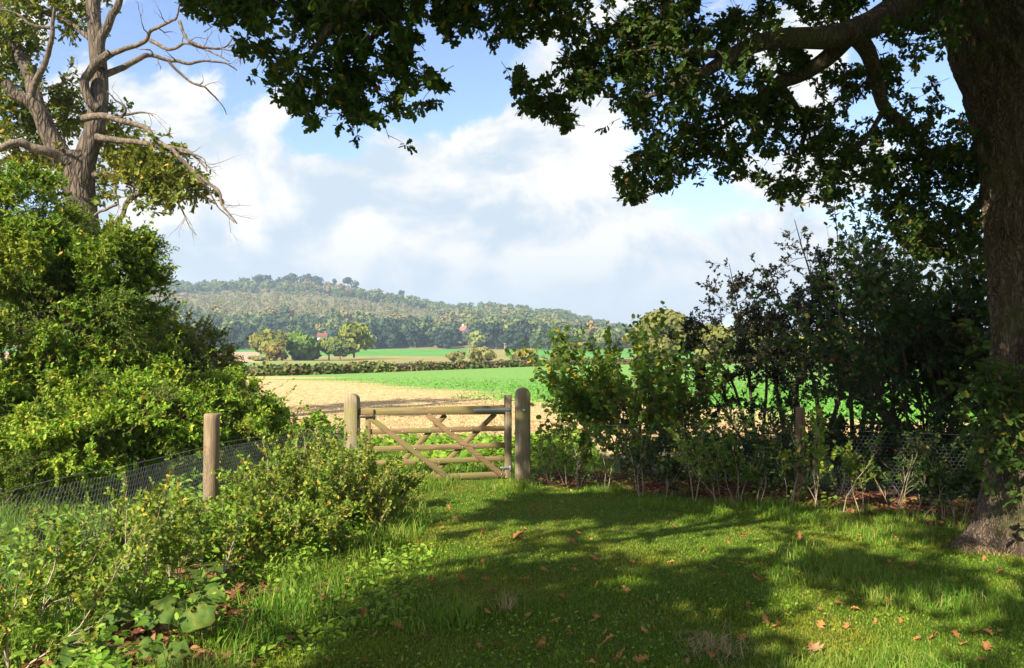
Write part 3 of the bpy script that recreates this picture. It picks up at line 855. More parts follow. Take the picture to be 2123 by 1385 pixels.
g = Geo()
ctrl = [tr(2143, 1215, 7.5, .5), tr(2146, 1130, 7.5, .47), tr(2152, 1000, 7.5, .42), tr(2160, 850, 7.5, .40), tr(2162, 700, 7.5, .405), tr(2156, 480, 7.5, .43), tr(2135, 250, 7.5, .45), tr(2085, 80, 7.5, .46), tr(2040, -60, 7.5, .46), tr(2000, -260, 7.6, .44), tr(1960, -600, 7.7, .36), tr(1990, -1100, 7.9, .2)]
V, F4 = trunk_mesh(ctrl, 520, 190, .075, (OB[2], .34), 2, 11)
g.add(V, F4)
g.build('trunk', M['oak_bark'], oak, smooth=True)
limbs = [
    [(2120, 260, 7.4, .3), (2135, 100, 7.3, .27), (2170, -60, 7.2, .24), (2240, -400, 7.0, .2), (2300, -800, 6.8, .1)],
    [(2010, -190, 7.6, .27), (1930, -50, 7.4, .17), (1850, 25, 7.2, .13), (1760, 70, 7.0, .11), (1680, 78, 6.8, .092), (1600, 82, 6.7, .078), (1530, 108, 6.6, .064), (1460, 150, 6.5, .048), (1400, 178, 6.4, .035), (1350, 198, 6.3, .02), (1310, 215, 6.3, .006)],
    [(1770, 62, 7.0, .09), (1715, 120, 7.2, .075), (1660, 155, 7.3, .065), (1610, 175, 7.4, .06), (1560, 215, 7.5, .045), (1500, 235, 7.6, .026), (1430, 262, 7.7, .014), (1390, 285, 7.7, .005)],
    [(1770, 68, 7.0, .085), (1800, 110, 7.2, .07), (1818, 170, 7.4, .063), (1835, 225, 7.6, .055), (1880, 262, 7.8, .05), (1905, 300, 7.9, .035), (1930, 360, 8.0, .02)],
    [(1615, 175, 7.4, .045), (1645, 215, 7.5, .035), (1670, 262, 7.6, .03), (1660, 310, 7.7, .018), (1650, 360, 7.8, .01)],
    [(1560, 215, 7.5, .03), (1520, 250, 7.5, .022), (1470, 280, 7.5, .016), (1400, 330, 7.5, .009)],
    [(1530, 108, 6.6, .05), (1450, 112, 6.5, .03), (1370, 100, 6.4, .018), (1290, 110, 6.3, .006)],
    [(1980, -420, 7.5, .22), (1700, -330, 6.6, .17), (1400, -230, 6.0, .13), (1100, -150, 5.6, .09), (850, -70, 5.3, .06), (700, 40, 5.2, .03), (640, 130, 5.2, .012)],
    [(1700, -330, 6.6, .12), (1250, -420, 4.9, .1), (700, -500, 3.9, .07), (100, -500, 3.3, .03)],
    [(850, -70, 5.3, .035), (780, 60, 5.5, .02), (740, 170, 5.6, .009)],
    [(2040, -120, 7.3, .06), (1990, -20, 6.9, .04), (1930, 55, 6.7, .025), (1880, 60, 6.6, .012)],
    [(1905, 300, 7.9, .025), (1960, 330, 8.0, .018), (2010, 350, 8.0, .01)],
    [(1835, 225, 7.6, .03), (1800, 280, 7.6, .02), (1760, 330, 7.7, .014), (1720, 380, 7.7, .008)],
]
for i, l in enumerate(limbs):
    g = Geo(); limb(g, l, seed=i + 3, bark=.02 if l[0][3] > .1 else .008)
    g.build('limb', M['oak_bark'], oak, smooth=True)
# a fork of limbs behind and above the camera
g = Geo()
for c in ([(4.3, 7.4, 8.5, .24), (2.0, 4.5, 8.0, .16), (-1.0, 2.0, 7.2, .1), (-4.5, .2, 6.6, .05), (-6.5, -1, 6.4, .02)], [(4.6, 7.3, 9.0, .22), (5.0, 3.5, 8.5, .15), (4.0, 0, 7.6, .08), (3, -3, 7, .03)], [(2.0, 4.5, 8.0, .1), (-1.5, 5.0, 8.0, .07), (-4.0, 4.5, 7.8, .03)], [(4.5, 7.4, 8.8, .2), (3.0, 10, 9.4, .12), (1.0, 12.5, 9.6, .05)]):
    V, F4 = trunk_mesh(c, 40, 12, .015, None, 31); g.add(V, F4)
g.build('limb', M['oak_bark'], oak, smooth=True)


def in_poly(poly, u, v):
    p = np.asarray(poly, float); inside = np.zeros(len(u), bool); j = len(p) - 1
    for i in range(len(p)):
        cond = ((p[i, 1] > v) != (p[j, 1] > v)) & (u < (p[j, 0] - p[i, 0]) * (v - p[i, 1]) / (p[j, 1] - p[i, 1] + 1e-9) + p[i, 0])
        inside ^= cond; j = i
    return inside


# low-hanging sprays: outlines of the hanging masses as seen, each given its own distance and depth
POLY_A = [(375, -40), (385, 40), (430, 65), (500, 45), (535, 62), (488, 82), (505, 112), (548, 112), (562, 150), (540, 185), (600, 215), (640, 250), (690, 278), (722, 240), (770, 255), (812, 258), (850, 240), (900, 215), (932, 192), (893, 140), (852, 120), (872, 60), (884, -40)]
POLY_B = [(850, -40), (905, 45), (940, 95), (1015, 100), (1050, 140), (1065, 185), (1090, 240), (1130, 255), (1190, 270), (1203, 205), (1250, 195), (1290, 230), (1290, 270), (1320, 275), (1352, 225), (1400, 215), (1440, 222), (1428, 252), (1385, 258), (1335, 322), (1288, 325), (1268, 362), (1290, 425), (1312, 432), (1380, 395), (1440, 372), (1455, 410), (1490, 447), (1520, 412), (1540, 370), (1570, 372), (1592, 405), (1640, 432), (1700, 415), (1780, 402), (1740, 352), (1790, 330), (1812, 372), (1805, 440), (1840, 455), (1850, 500), (1900, 530), (2060, 530), (2050, 330), (2000, 260), (1960, 180), (1925, 165), (1945, 200), (1905, 235), (1868, 170), (1850, 92), (1935, 68), (1960, -40)]
gl_, gw_ = Geo(), Geo()


def sprays(poly, n, yf, seed, gap, gsc=.019, leaf=.06, k=11, L=.16):
    u = rk.uniform(min(p[0] for p in poly), max(p[0] for p in poly), n); v = rk.uniform(-70, max(p[1] for p in poly), n)
    ins = in_poly(poly, u, v + 8)
    edge_ = ~in_poly(poly, u, v + 45)
    dens = fbm(np.stack([u * gsc, v * gsc * 1.25, 0 * u], -1), 2, seed) + .05 * edge_
    ins &= (dens > gap) & (vnoise(np.stack([u * .05, v * .06, 0 * u + 3], -1), seed + 5) > .43)
    u, v = u[ins], v[ins]
    # rosettes: a short shoot and the leaf bunches round its tip
    Y = yf(u, v) + .8 * (vnoise(np.stack([u * .02, v * .02, 0 * u + 7], -1), seed) - .5) + rk.normal(size=len(u)) * .22
    p = np.stack([(u - U0) / F * Y, Y, CH - (v - V0) / F * Y], -1)
    d = rk.normal(size=(len(u), 3)); d[:, 2] = d[:, 2] * .6 - .15
    d = nrm(d); LL = L * (.5 + .8 * rk.random(len(u)))
    twigs(gl_, gw_, p - d * (LL * .8)[:, None], d, LL, k, leaf, T_OAK, rk, up=.7, spread=1.2, droop=.2, r=.003, tipbias=3.0)


sprays(POLY_A, 3300, lambda u, v: 5.6 + .0006 * (u - 650) + 0 * v, 71, .41)
sprays(POLY_B, 12000, lambda u, v: 5.9 + (u - 900) * .002 + (v / 450) * .4, 72, .41)
sprays([(1790, 340), (1830, 450), (1860, 520), (1930, 560), (2060, 560), (2050, 340), (1990, 300), (1900, 320)], 2300, lambda u, v: 8.2 + 0 * u, 73, .36)
sprays([(840, -70), (850, 40), (1000, 85), (1250, 105), (1500, 80), (1500, -70)], 1500, lambda u, v: 5.9 + (u - 850) * .002, 75, .36)
# leafy shoots dressing the outer part of every limb
for l in limbs[1:]:
    ss = spline(np.array([[*P(a, b, Y), r] for a, b, Y, r in l]), 60)
    i = rk.integers(32, 60, 110 if l[0][3] > .08 else 80)
    p = ss[i, :3] + rk.normal(size=(len(i), 3)) * np.array([.16, .2, .13]) - np.array([0, .08, .02])
    d = rk.normal(size=p.shape); d[:, 2] = d[:, 2] * .6 - .1
    twigs(gl_, gw_, p, d, .16, 10, .06, T_OAK, rk, up=.7, spread=1.2, droop=.2, r=.003, tipbias=3.0)
# unseen crown above the frame
LIT = [((830, 1005), (1075, 1000), (1100, 1035), (1000, 1062), (900, 1085), (830, 1060)), ((400, 1300), (500, 1180), (700, 1085), (850, 1060), (930, 1100), (900, 1160), (820, 1215), (720, 1262), (600, 1290)),
       ((1620, 1300), (1720, 1262), (1850, 1225), (1990, 1235), (2090, 1300), (2060, 1400), (1720, 1400), (1640, 1360)), ((1380, 1066), (1620, 1080), (1640, 1120), (1540, 1135), (1400, 1110)), ((1690, 1100), (1840, 1085), (1860, 1130), (1720, 1145)),
       ((1230, 1190), (1430, 1180), (1450, 1222), (1270, 1240)), ((1540, 1165), (1690, 1155), (1700, 1215), (1560, 1235)), ((2000, 1140), (2140, 1110), (2140, 1230), (2030, 1225)), ((1430, 1250), (1600, 1240), (1590, 1305), (1420, 1310)),
       ((980, 1072), (1230, 1072), (1240, 1100), (1010, 1112)), ((1160, 1130), (1360, 1125), (1350, 1160), (1180, 1168)), ((930, 1122), (1080, 1122), (1060, 1160), (950, 1165)), ((1380, 1128), (1490, 1135), (1480, 1165), (1390, 1160)), ((1790, 1165), (1930, 1160), (1920, 1205), (1800, 1212)), ((1100, 1205), (1190, 1205), (1170, 1225), (1090, 1222))]
LITXY = [np.array([on_ground(*q)[:2] for q in poly]) for poly in LIT] + [np.array([(4.3, 6.9), (5.2, 6.8), (6.0, 8.8), (5.0, 8.7)])]
DARK = [((720, 1320), (790, 1270), (900, 1190), (1100, 1172), (1230, 1245), (1420, 1255), (1520, 1320), (1590, 1400), (680, 1400)), ((990, 1040), (1390, 1030), (1400, 1064), (1240, 1070), (1080, 1066)), ((1700, 1145), (1960, 1145), (1970, 1200), (1760, 1215)), ((1080, 1172), (1220, 1170), (1240, 1250), (1100, 1250)), ((1860, 1275), (1960, 1260), (1960, 1330), (1870, 1340)), ((1440, 1165), (1535, 1165), (1530, 1240), (1450, 1245))]
DARKXY = [np.array([on_ground(*q)[:2] for q in poly]) for poly in DARK]


def lit(px, py):
    r = np.zeros(len(px), bool)
    for poly in LITXY:
        r |= in_poly(poly, px, py)
    r |= px < -1.55 + .05 * (py - 4)              # left bank in full sun
    r |= (py > 15.5) & (px < 3)
    r |= (py > 12) & (px < .3)
    return r


nc = 26000
cx = rk.uniform(-10, 10, nc); cy = rk.uniform(-8, 14, nc); cz = rk.uniform(4.4, 10.5, nc)
rr = ((cx - 1.5) / 11.5) ** 2 + ((cy - 3) / 12) ** 2 + ((cz - 5.5) / 5.5) ** 2
vis = (cy > .6) & (np.abs(cx) < .68 * cy + .5) & (cz < CH + .47 * cy + .35)
h = (cz - .15) / math.tan(SUN_EL)
gx = cx - h * math.sin(SUN_AZ); gy = cy - h * math.cos(SUN_AZ)
keep = (rr < 1) & ~vis & ~lit(gx, gy) & (np.hypot(cx - 4.2, cy - 7.4) > 1.0) & (cz > 4.4 + .06 * np.hypot(cx - 4, cy - 7))
keep &= (gy > 3) & (gy < 19) & (gx < 11) & (gx > -3)
dz = patch(gx * .8, gy * 1.25, 1.75, 77)
dark = np.zeros(nc, bool)
for poly in DARKXY:
    dark |= in_poly(poly, gx, gy)
dark &= patch(gx, gy * 1.2, 2.3, 78) > .42
keep &= dark | (dz > np.where((gy < 11.5) & (gx < 6), .47, .2))
sel = np.concatenate([np.where(keep & dark)[0][:230], np.where(keep & ~dark)[0][:860]])
# unseen leaf clumps added sunward of the upper trunk to shade it
for _ in range(130):
    t = rk.uniform(2.0, 7.0); a = np.array([5.0 + rk.normal() * .35, 7.4, rk.uniform(1.6, 6.0)]) + SUN * t
    k_ = a[2] > CH + .47 * a[1] + .35 or abs(a[0]) > .68 * a[1] + .5 or a[1] < .6
    if k_ and a[2] > 3.6:
        j_ = rk.integers(0, nc); cx[j_], cy[j_], cz[j_] = a; sel = np.append(sel, j_)
gl2 = Geo()
for i in sel:
    m = 11
    p = np.array([cx[i], cy[i], cz[i]]) + rk.normal(size=(m, 3)) * np.array([.17, .17, .15])
    d = rk.normal(size=(m, 3)); d[:, 2] *= .5
    twigs(gl_, gw_, p, d, .26, 13, .12, T_DIA, rk, up=.9, spread=1.1, r=.004)
print('oak clumps', len(sel), 'candidates', int(keep.sum()))
# sprouts on the trunk
for (u, v, n) in ((2085, 800, 26), (2100, 870, 20), (2060, 850, 14), (2110, 945, 12), (2040, 780, 8), (2075, 930, 8)):
    p = np.stack([P(u + rk.normal() * 22, v + rk.normal() * 30, 7.05 + rk.normal() * .1) for _ in range(n)])
    d = nrm(rk.normal(size=(n, 3)) + np.array([-.6, -.6, .2]))
    twigs(gl_, gw_, p, d, .25, 9, .09, T_OAK, rk, up=.8)
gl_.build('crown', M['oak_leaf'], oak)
gw_.build('twigs', M['dark_stem'], oak)

#==LEFTOAK==
# ------------------------------------------------------------------ half-dead oak on the left
rl = np.random.default_rng(8)
YB = 20.0
LB = P(178, 800, YB); LB[2] = ground(LB[0], LB[1])
lo = thing('oak_tree', 'half-dead oak with bare twisted branches behind the tall left bush', 'tree', LB)
W = YB / F


def llimb(pts, r0, r1, name='branch', mat='dead_wood', dy=(0, 0), k=9, seed=0):
    n = len(pts); t = np.linspace(0, 1, n)
    rows = [[*P(a, b, YB + dy[0] + (dy[1] - dy[0]) * tt), (r0 + (r1 - r0) * tt ** .8) * W / 2] for (a, b), tt in zip(pts, t)]
    if r0 < 30:                                   # crooked, as old oak branches are
        ss = spline(rows, n * 4); q = ss[:, :3] * 2.2
        amp = .16 * np.sin(np.linspace(0, 3.14159, len(ss)))[:, None] ** .5
        ss[:, :3] += amp * np.stack([fbm(q + 9 * j, 3, seed + 40 + j) - .5 for j in range(3)], -1)
        rows = ss.tolist(); n = len(rows) / 4
    g = Geo(); V, F4 = trunk_mesh(rows, int(max(14, n * 8)), k, .02 if r0 > 20 else .006, None, seed, 5); g.add(V, F4)
    # small knees and dead side spurs
    s = spline(rows, 40)
    if r1 < 5:
        m = rl.integers(2, 5)
        for _ in range(m):
            i = rl.integers(12, 38); d = nrm(s[i, :3] - s[i - 1, :3]) + rl.normal(size=3) * np.array([.8, .5, .8])
            o = {}
            grow(rl, s[i, :3], d, rl.uniform(.25, .7), max(.008, s[i, 3] * .45), 1, o, (1, 2), (.4, .9), (.5, .8), .3)
            wood_from(o, g, (3, 4, 5))
    return g.build(name, M[mat], lo, smooth=True)


llimb([(185, 830), (182, 620), (178, 500), (168, 430), (163, 390), (160, 360), (158, 335), (157, 318)], 60, 62, 'trunk', 'left_bark', k=40, seed=1)
llimb([(168, 420), (172, 365), (180, 318), (195, 270), (205, 205), (205, 140), (198, 75), (192, -10), (188, -120)], 52, 24, 'stem', 'left_bark', k=24, seed=2)
llimb([(164, 425), (152, 365), (124, 318), (100, 275), (85, 238), (64, 212), (32, 196), (10, 170)], 54, 20, 'stem', 'left_bark', (0, -.8), 24, 3)
llimb([(78, 225), (60, 150), (38, 110), (20, 55), (0, 18), (-30, -60)], 30, 14, 'branch', 'left_bark', (0, .8), 14, 4)
llimb([(62, 205), (75, 170), (98, 130), (107, 90), (108, 55), (114, 15)], 15, 6, 'branch', 'dead_wood', (-.6, -1.4), 10, 5)
llimb([(140, 338), (110, 318), (70, 308), (40, 298), (0, 311), (-60, 315)], 24, 10, 'branch', 'dead_wood', (-.3, -1.5), 10, 6)
llimb([(207, 128), (228, 115), (262, 100), (300, 85), (315, 60), (350, 46), (365, 36), (373, 8)], 14, 3, 'dead_branch', 'dead_wood', (0, -1.2), 9, 7)
llimb([(312, 84), (350, 101), (384, 88), (420, 99), (450, 113), (475, 127)], 8, 2.5, 'dead_branch', 'dead_wood', (-.7, -1.5), 8, 8)
llimb([(372, 44), (390, 80), (430, 99), (468, 92), (492, 68)], 7, 2, 'dead_branch', 'dead_wood', (-1.1, -1.4), 8, 9)
llimb([(430, 99), (465, 103), (495, 112), (514, 127)], 4, 1.2, 'dead_branch', 'dead_wood', (-1.2, -1.6), 6, 19)
llimb([(212, 157), (250, 141), (290, 122), (312, 115), (350, 126), (396, 134), (430, 126), (465, 130), (492, 146)], 15, 2.5, 'dead_branch', 'dead_wood', (0, .9), 9, 10)
llimb([(350, 127), (386, 166), (430, 185), (458, 213), (470, 238)], 7, 2, 'dead_branch', 'dead_wood', (.4, .9), 8, 11)
llimb([(228, 110), (195, 138), (180, 165), (179, 195), (188, 214), (204, 226)], 16, 20, 'branch', 'left_bark', (-.5, -.2), 12, 12)
llimb([(205, 140), (206, 85), (224, 42), (243, 8), (255, -40)], 22, 11, 'branch', 'left_bark', (-.2, -.6), 12, 13)
llimb([(172, 246), (215, 240), (246, 249), (300, 265), (330, 296), (370, 325), (410, 365), (450, 394), (465, 430), (491, 463)], 15, 3, 'dead_branch', 'dead_wood', (-.5, -1.5), 10, 14)
llimb([(200, 284), (250, 290), (300, 296), (345, 309), (385, 314), (412, 331), (429, 354)], 15, 3, 'dead_branch', 'dead_wood', (-.4, -1.1), 10, 15)
llimb([(246, 247), (262, 226), (252, 214), (236, 206), (222, 188)], 8, 2, 'dead_branch', 'dead_wood', (-.6, -.9), 7, 16)
llimb([(258, 238), (300, 234), (316, 240)], 6, 2, 'dead_branch', 'dead_wood', (-.6, -.8), 7, 17)
llimb([(185, 362), (240, 365), (282, 386), (330, 401), (352, 411), (410, 408), (442, 416)], 15, 2.5, 'branch', 'left_bark', (0, -1), 10, 18)
llimb([(234, 370), (243, 400), (245, 425)], 6, 3, 'dead_branch', 'dead_wood', (-.2, -.3), 7, 20)
llimb([(300, 391), (262, 420), (252, 448), (226, 466), (205, 480)], 12, 7, 'branch', 'left_bark', (-.5, -.9), 8, 21)
llimb([(242, 425), (210, 438), (188, 452)], 6, 5, 'branch', 'dead_wood', (-.5, -.4), 7, 22)
llimb([(362, 411), (385, 450), (407, 488)], 5, 1.5, 'dead_branch', 'dead_wood', (-.6, -.9), 6, 23)
llimb([(410, 366), (440, 408), (462, 440), (486, 462)], 5, 1.5, 'dead_branch', 'dead_wood', (-1.3, -1.0), 6, 24)
llimb([(186, 80), (150, 50), (112, 36), (62, 12), (10, 3), (-40, -10)], 12, 4, 'branch', 'left_bark', (0, .8), 8, 25)
llimb([(108, 58), (64, 50), (32, 27), (-10, 18)], 8, 3, 'branch', 'dead_wood', (-1, -1.4), 8, 26)
llimb([(100, 180), (130, 168), (150, 160)], 4, 1.2, 'dead_branch', 'dead_wood', (.2, .4), 6, 27)
llimb([(372, 313), (395, 318), (425, 330), (431, 356)], 5, 1.5, 'dead_branch', 'dead_wood', (-1, -1.2), 6, 28)
glf, gwf = Geo(), Geo()
BL = [(20, 40, 45, 55, 60, 0), (70, 20, 50, 35, 40, .6), (150, 25, 48, 38, 60, .5), (60, 80, 40, 40, 26, .8), (30, 130, 46, 60, 60, .8), (30, 205, 60, 50, 70, .4), (15, 265, 60, 50, 60, .5), (60, 240, 40, 40, 30, 1), (135, 205, 40, 48, 70, 1.2), (150, 250, 36, 40, 50, 1.2), (70, 300, 60, 28, 40, .9), (232, 285, 36, 34, 40, .8),
      (260, 320, 55, 35, 90, .4), (320, 335, 62, 38, 110, -.3), (350, 372, 58, 28, 100, -.6), (390, 385, 32, 18, 40, -.8), (312, 412, 18, 24, 22, -.6), (210, 385, 26, 20, 18, .2), (110, 330, 70, 30, 40, .8), (40, 345, 80, 35, 50, .3), (285, 370, 50, 22, 50, -.2), (245, 230, 20, 16, 10, .3), (-40, 100, 50, 120, 80, .3), (180, -40, 70, 30, 40, .3), (60, -40, 80, 40, 60, .2)]
for (u, v, ru, rv, n, dy) in BL:
    a = rl.normal(size=(n, 3)) * .5
    p = np.stack([P(u + a[i, 0] * ru, v + a[i, 1] * rv, YB + dy + a[i, 2] * ru * W) for i in range(n)])
    d = nrm(rl.normal(size=(n, 3)) + np.array([0, -.2, .1]))
    twigs(glf, gwf, p, d, .42, 13, .14, T_OAK, rl, up=.8, spread=1.0, r=.006)
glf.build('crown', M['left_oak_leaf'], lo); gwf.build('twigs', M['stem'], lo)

#==BUSH==
# ------------------------------------------------------------------ bushes
def bush(name, label, cat, blobs, leaf_mat_, stem_mat, T, leaf, ntw, k, L, seed, group=None, shell=.55, shoots=30, sub=10, up=.9, stems=10, basefac=1.0):
    """blobs: u,v,ru,rv,Y in picture measure -> ellipsoids standing at Y"""
    rb = np.random.default_rng(seed)
    E = []
    for (u, v, ru, rv, Y) in blobs:
        E.append((P(u, v, Y), np.array([ru, (ru + rv) * .5, rv]) / F * Y))
    vol = np.array([e[1][0] * e[1][2] for e in E]); pr = vol / vol.sum()
    base = np.mean([e[0] for e in E], 0); base[2] = ground(base[0], base[1])
    r = thing(name, label, cat, base, group)
    gl, gw = Geo(), Geo()
    PP, DD, KK = [], [], []
    for e, f in zip(E, pr):
        m = max(int(ntw * f), 4)
        # sub-clumps on the outside of the mass, twigs gathered round them
        ns = max(int(sub * .9 + 55 * f), 9)
        sd = nrm(rb.normal(size=(ns, 3)) + np.array([0, -.25, .25]))
        sc = e[0] + sd * e[1] * rb.uniform(.72, 1.18, (ns, 1))
        sr = rb.uniform(.12, .3, ns)
        w = rb.integers(0, ns, m)
        off = nrm(rb.normal(size=(m, 3))) * (rb.random((m, 1)) ** .5) * np.array([1, 1, 1.25])
        p = sc[w] + off * e[1] * sr[w][:, None]
        out = nrm((p - e[0]) / e[1] ** 2 * e[1].mean())
        d = nrm(out + rb.normal(size=(m, 3)) * .55 + np.array([0, 0, .25]))
        PP.append(p); DD.append(d); KK.append((rb.random(ns) < .32)[w])
        # a thinner general fill
        m2 = m // 3
        q = nrm(rb.normal(size=(m2, 3))) * rb.uniform(.3, .8, (m2, 1)); p2 = e[0] + q * e[1]
        PP.append(p2); DD.append(nrm(q + rb.normal(size=(m2, 3)) * .6)); KK.append(np.ones(m2, bool))
    p = np.concatenate(PP); d = np.concatenate(DD); kk_ = np.concatenate(KK)
    gz_ = ground(p[:, 0], p[:, 1]); ok = p[:, 2] > gz_ + .03; p, d, kk_ = p[ok], d[ok], kk_[ok]
    for mi_, sel_ in ((0, ~kk_), (1, kk_)):                       # two kinds of leaf grow through one another
        twigs(gl, gw, p[sel_], d[sel_], L * (.6 + .7 * rb.random(sel_.sum())), k, leaf * (1.0 if mi_ == 0 else .8), T if mi_ == 0 else T_LONG, rb, up=up, r=.0035, mi=mi_)
    # long shoots standing out of the outline
    if shoots:
        w = rb.choice(len(E), shoots, p=pr); sd = nrm(rb.normal(size=(shoots, 3)) + np.array([.1, -.2, .55]))
        p0 = np.stack([E[i][0] + q * E[i][1] * .85 for i, q in zip(w, sd)])
        for dd_, cc in ((1, 1),):
            twigs(gl, gw, p0, nrm(sd * .6 + np.array([0, 0, .6]) + rb.normal(size=sd.shape) * .3), L * 2.6 * (.4 + .9 * rb.random(shoots)), k + 8, leaf * .9, T, rb, up=up, droop=.2, r=.005)
    gl.build('foliage', [M[leaf_mat_], M['under_leaf']], r)
    for i in range(stems):
        e = E[rb.choice(len(E), p=pr)]
        b0 = np.array([e[0][0] + rb.normal() * e[1][0] * .4, e[0][1] + rb.normal() * e[1][1] * .3, 0]); b0[2] = ground(b0[0], b0[1]) - .05
        tip = e[0] + nrm(rb.normal(size=3) + np.array([0, 0, .5])) * e[1] * .75
        mid = (b0 + tip) / 2 + rb.normal(size=3) * .15
        s = spline([b0, mid, tip], 8); tubes(gw, s, np.linspace(.022, .005, 8) * basefac, 5)
    gw.build('stems', M[stem_mat], r)
    return r


GB = 'bushes and brambles on the left bank'
bush('tall_bush', 'tall broad bush filling the left edge below the half-dead oak', 'bush',
     [(20, 490, 115, 100, 11.6), (-70, 560, 130, 170, 11.4), (125, 560, 105, 88, 11.4), (215, 580, 90, 90, 11.8), (60, 650, 130, 130, 10.8), (195, 670, 130, 105, 11.0), (280, 640, 55, 75, 11.8), (290, 545, 26, 40, 12), (110, 760, 130, 70, 10.9), (270, 740, 70, 60, 11.4)],
     'bush_leaf', 'stem', T_OVAL, .066, 7200, 16, .3, 101, GB, shoots=90, sub=16, stems=24)
bush('thorn_bush', 'greyish thin-leaved thorn bush right of the tall left bush', 'bush',
     [(385, 735, 62, 48, 13.2), (425, 765, 50, 42, 13), (340, 740, 50, 55, 12.6), (415, 710, 34, 24, 13.3)],
     'dull_leaf', 'stem', T_OVAL, .06, 800, 13, .26, 102, GB, shoots=50, stems=40)
bush('bramble_bank', 'bright green bramble mound at far left behind the netting', 'bramble',
     [(30, 895, 125, 62, 9.6), (-60, 850, 105, 85, 9.8), (110, 875, 75, 48, 10.2), (60, 950, 120, 42, 8.9)],
     'bramble_leaf', 'stem', T_OVAL, .055, 3000, 14, .26, 103, GB, shoots=60, stems=14)
bush('bramble_bank', 'bramble mound with tall leafy shoots behind the round fence post', 'bramble',
     [(235, 850, 105, 62, 10.3), (300, 890, 100, 58, 9.9), (180, 920, 105, 50, 9.4), (335, 812, 56, 42, 11), (260, 790, 60, 36, 10.9), (120, 830, 70, 40, 10.4), (390, 900, 65, 45, 10.2)],
     'bramble_leaf', 'stem', T_OVAL, .055, 3400, 14, .26, 104, GB, shoots=80, stems=14)
bush('bramble_bank', 'rounded bramble mound nearest the tan field and the gate', 'bramble',
     [(435, 855, 66, 50, 11.4), (492, 850, 58, 50, 12), (540, 885, 36, 34, 12.4), (465, 900, 62, 36, 11.2), (470, 815, 32, 26, 12.2)],
     'bramble_leaf', 'stem', T_OVAL, .05, 2600, 14, .24, 105, GB, shoots=50, stems=12)
bush('weed_patch', 'low green weed clump between the bramble and the left gate post', 'weeds',
     [(620, 905, 55, 35, 13), (680, 915, 40, 30, 13.2), (590, 925, 50, 28, 12.2)], 'weed_leaf', 'stem', T_OVAL, .07, 300, 12, .22, 106, None, shoots=14, stems=3)

GH = 'shrubs behind the right fence'


def shrub(name, label, cat, base, stems, L, spread, lev, lm, sm, T, leaf, k, seed, r0=.025, kids=(4, 6), ang=(.35, .85), shrink=(.45, .7), grav=.02, tw=None, tmin=.3, group=None, up=.8, wig=.16, offs=.25):
    rb = np.random.default_rng(seed)
    b = np.array([*base, float(ground(*base))])
    r = thing(name, label, cat, b, group); o = {}
    for i in range(stems):
        a = rb.random() * 6.283; s = spread * math.sqrt(rb.random())
        d = np.array([math.cos(a) * s, math.sin(a) * s, 1.0])
        q = b + np.array([math.cos(a), math.sin(a), 0]) * offs * rb.random(); q[2] = ground(q[0], q[1]) - .04
        grow(rb, q, d, L * rb.uniform(.7, 1.05), r0 * rb.uniform(.6, 1.1), lev, o, kids, ang, shrink, wig, grav, tmin)
    gw, gl = Geo(), Geo(); wood_from(o, gw)
    e = o['e']; p0 = np.array([x[0] for x in e]); d = np.array([x[1] for x in e])
    ok = (p0[:, 2] > ground(p0[:, 0], p0[:, 1]) + .02)
    p0, d = p0[ok], d[ok]; LL = np.linalg.norm(d, axis=1)
    twigs(gl, gw, p0, d, LL, k, leaf, T, rb, up=up, wood=False, droop=0)
    gl.build('foliage', M[lm], r); gw.build('stems', M[sm], r, smooth=True)
    return r, len(p0)


def sh(*a, **k):
    r, n = shrub(*a, **k); print(a[0], n)


sh('hazel_bush', 'light green round-leaved hazel right of the gate, arching outward', 'bush', (2.1, 13.5), 16, 1.75, .8, 2, 'hazel_leaf', 'stem', T_ROUND, .085, 8, 201, .02, (6, 8), group=GH)

def traced_shrub(name, label, cat, base, stems, lm, sm, T, leaf, k, seed, side=9, L=.75, group=None, r0=.035, lo=.3):
    """stems given by the way each one runs (u, v, Y); side shoots grow from them and carry the leaves"""
    rb = np.random.default_rng(seed)
    b = np.array([*base, float(ground(*base))]); r = thing(name, label, cat, b, group); o = {}
    gw, gl = Geo(), Geo()
    for st in stems:
        c = np.array([P(*q) for q in st]); c[0, 2] = ground(c[0, 0], c[0, 1]) - .05
        ss = spline(c, 26); ss += .12 * (np.stack([fbm(ss * 1.5 + 9 * j, 3, seed + j) for j in range(3)], -1) - .5) * np.linspace(0, 1, 26)[:, None]
        rad = r0 * np.linspace(1, .12, 26); tubes(gw, ss, rad, 7)
        tg = nrm(np.gradient(ss, axis=0))
        for q in range(side):
            t = lo + (1 - lo) * (q + rb.random()) / side; i = min(int(t * 25), 25)
            d = nrm(tg[i] * .5 + rb.normal(size=3) * .75 + np.array([0, 0, .15]))
            grow(rb, ss[i], d, L * (1.15 - .75 * t) * rb.uniform(.6, 1.2), max(.003, rad[i] * .5), 2 if t < .85 else 1, o, (3, 5), (.5, 1.1), (.45, .7), .28, .01, .25)
    wood_from(o, gw)
    e = o['e']; p0 = np.array([x[0] for x in e]); d = np.array([x[1] for x in e])
    twigs(gl, gw, p0, d, np.linalg.norm(d, axis=1), k, leaf, T, rb, wood=False, droop=0, up=.8)
    gl.build('foliage', M[lm], r); gw.build('stems', M[sm], r, smooth=True); print(name, len(e))


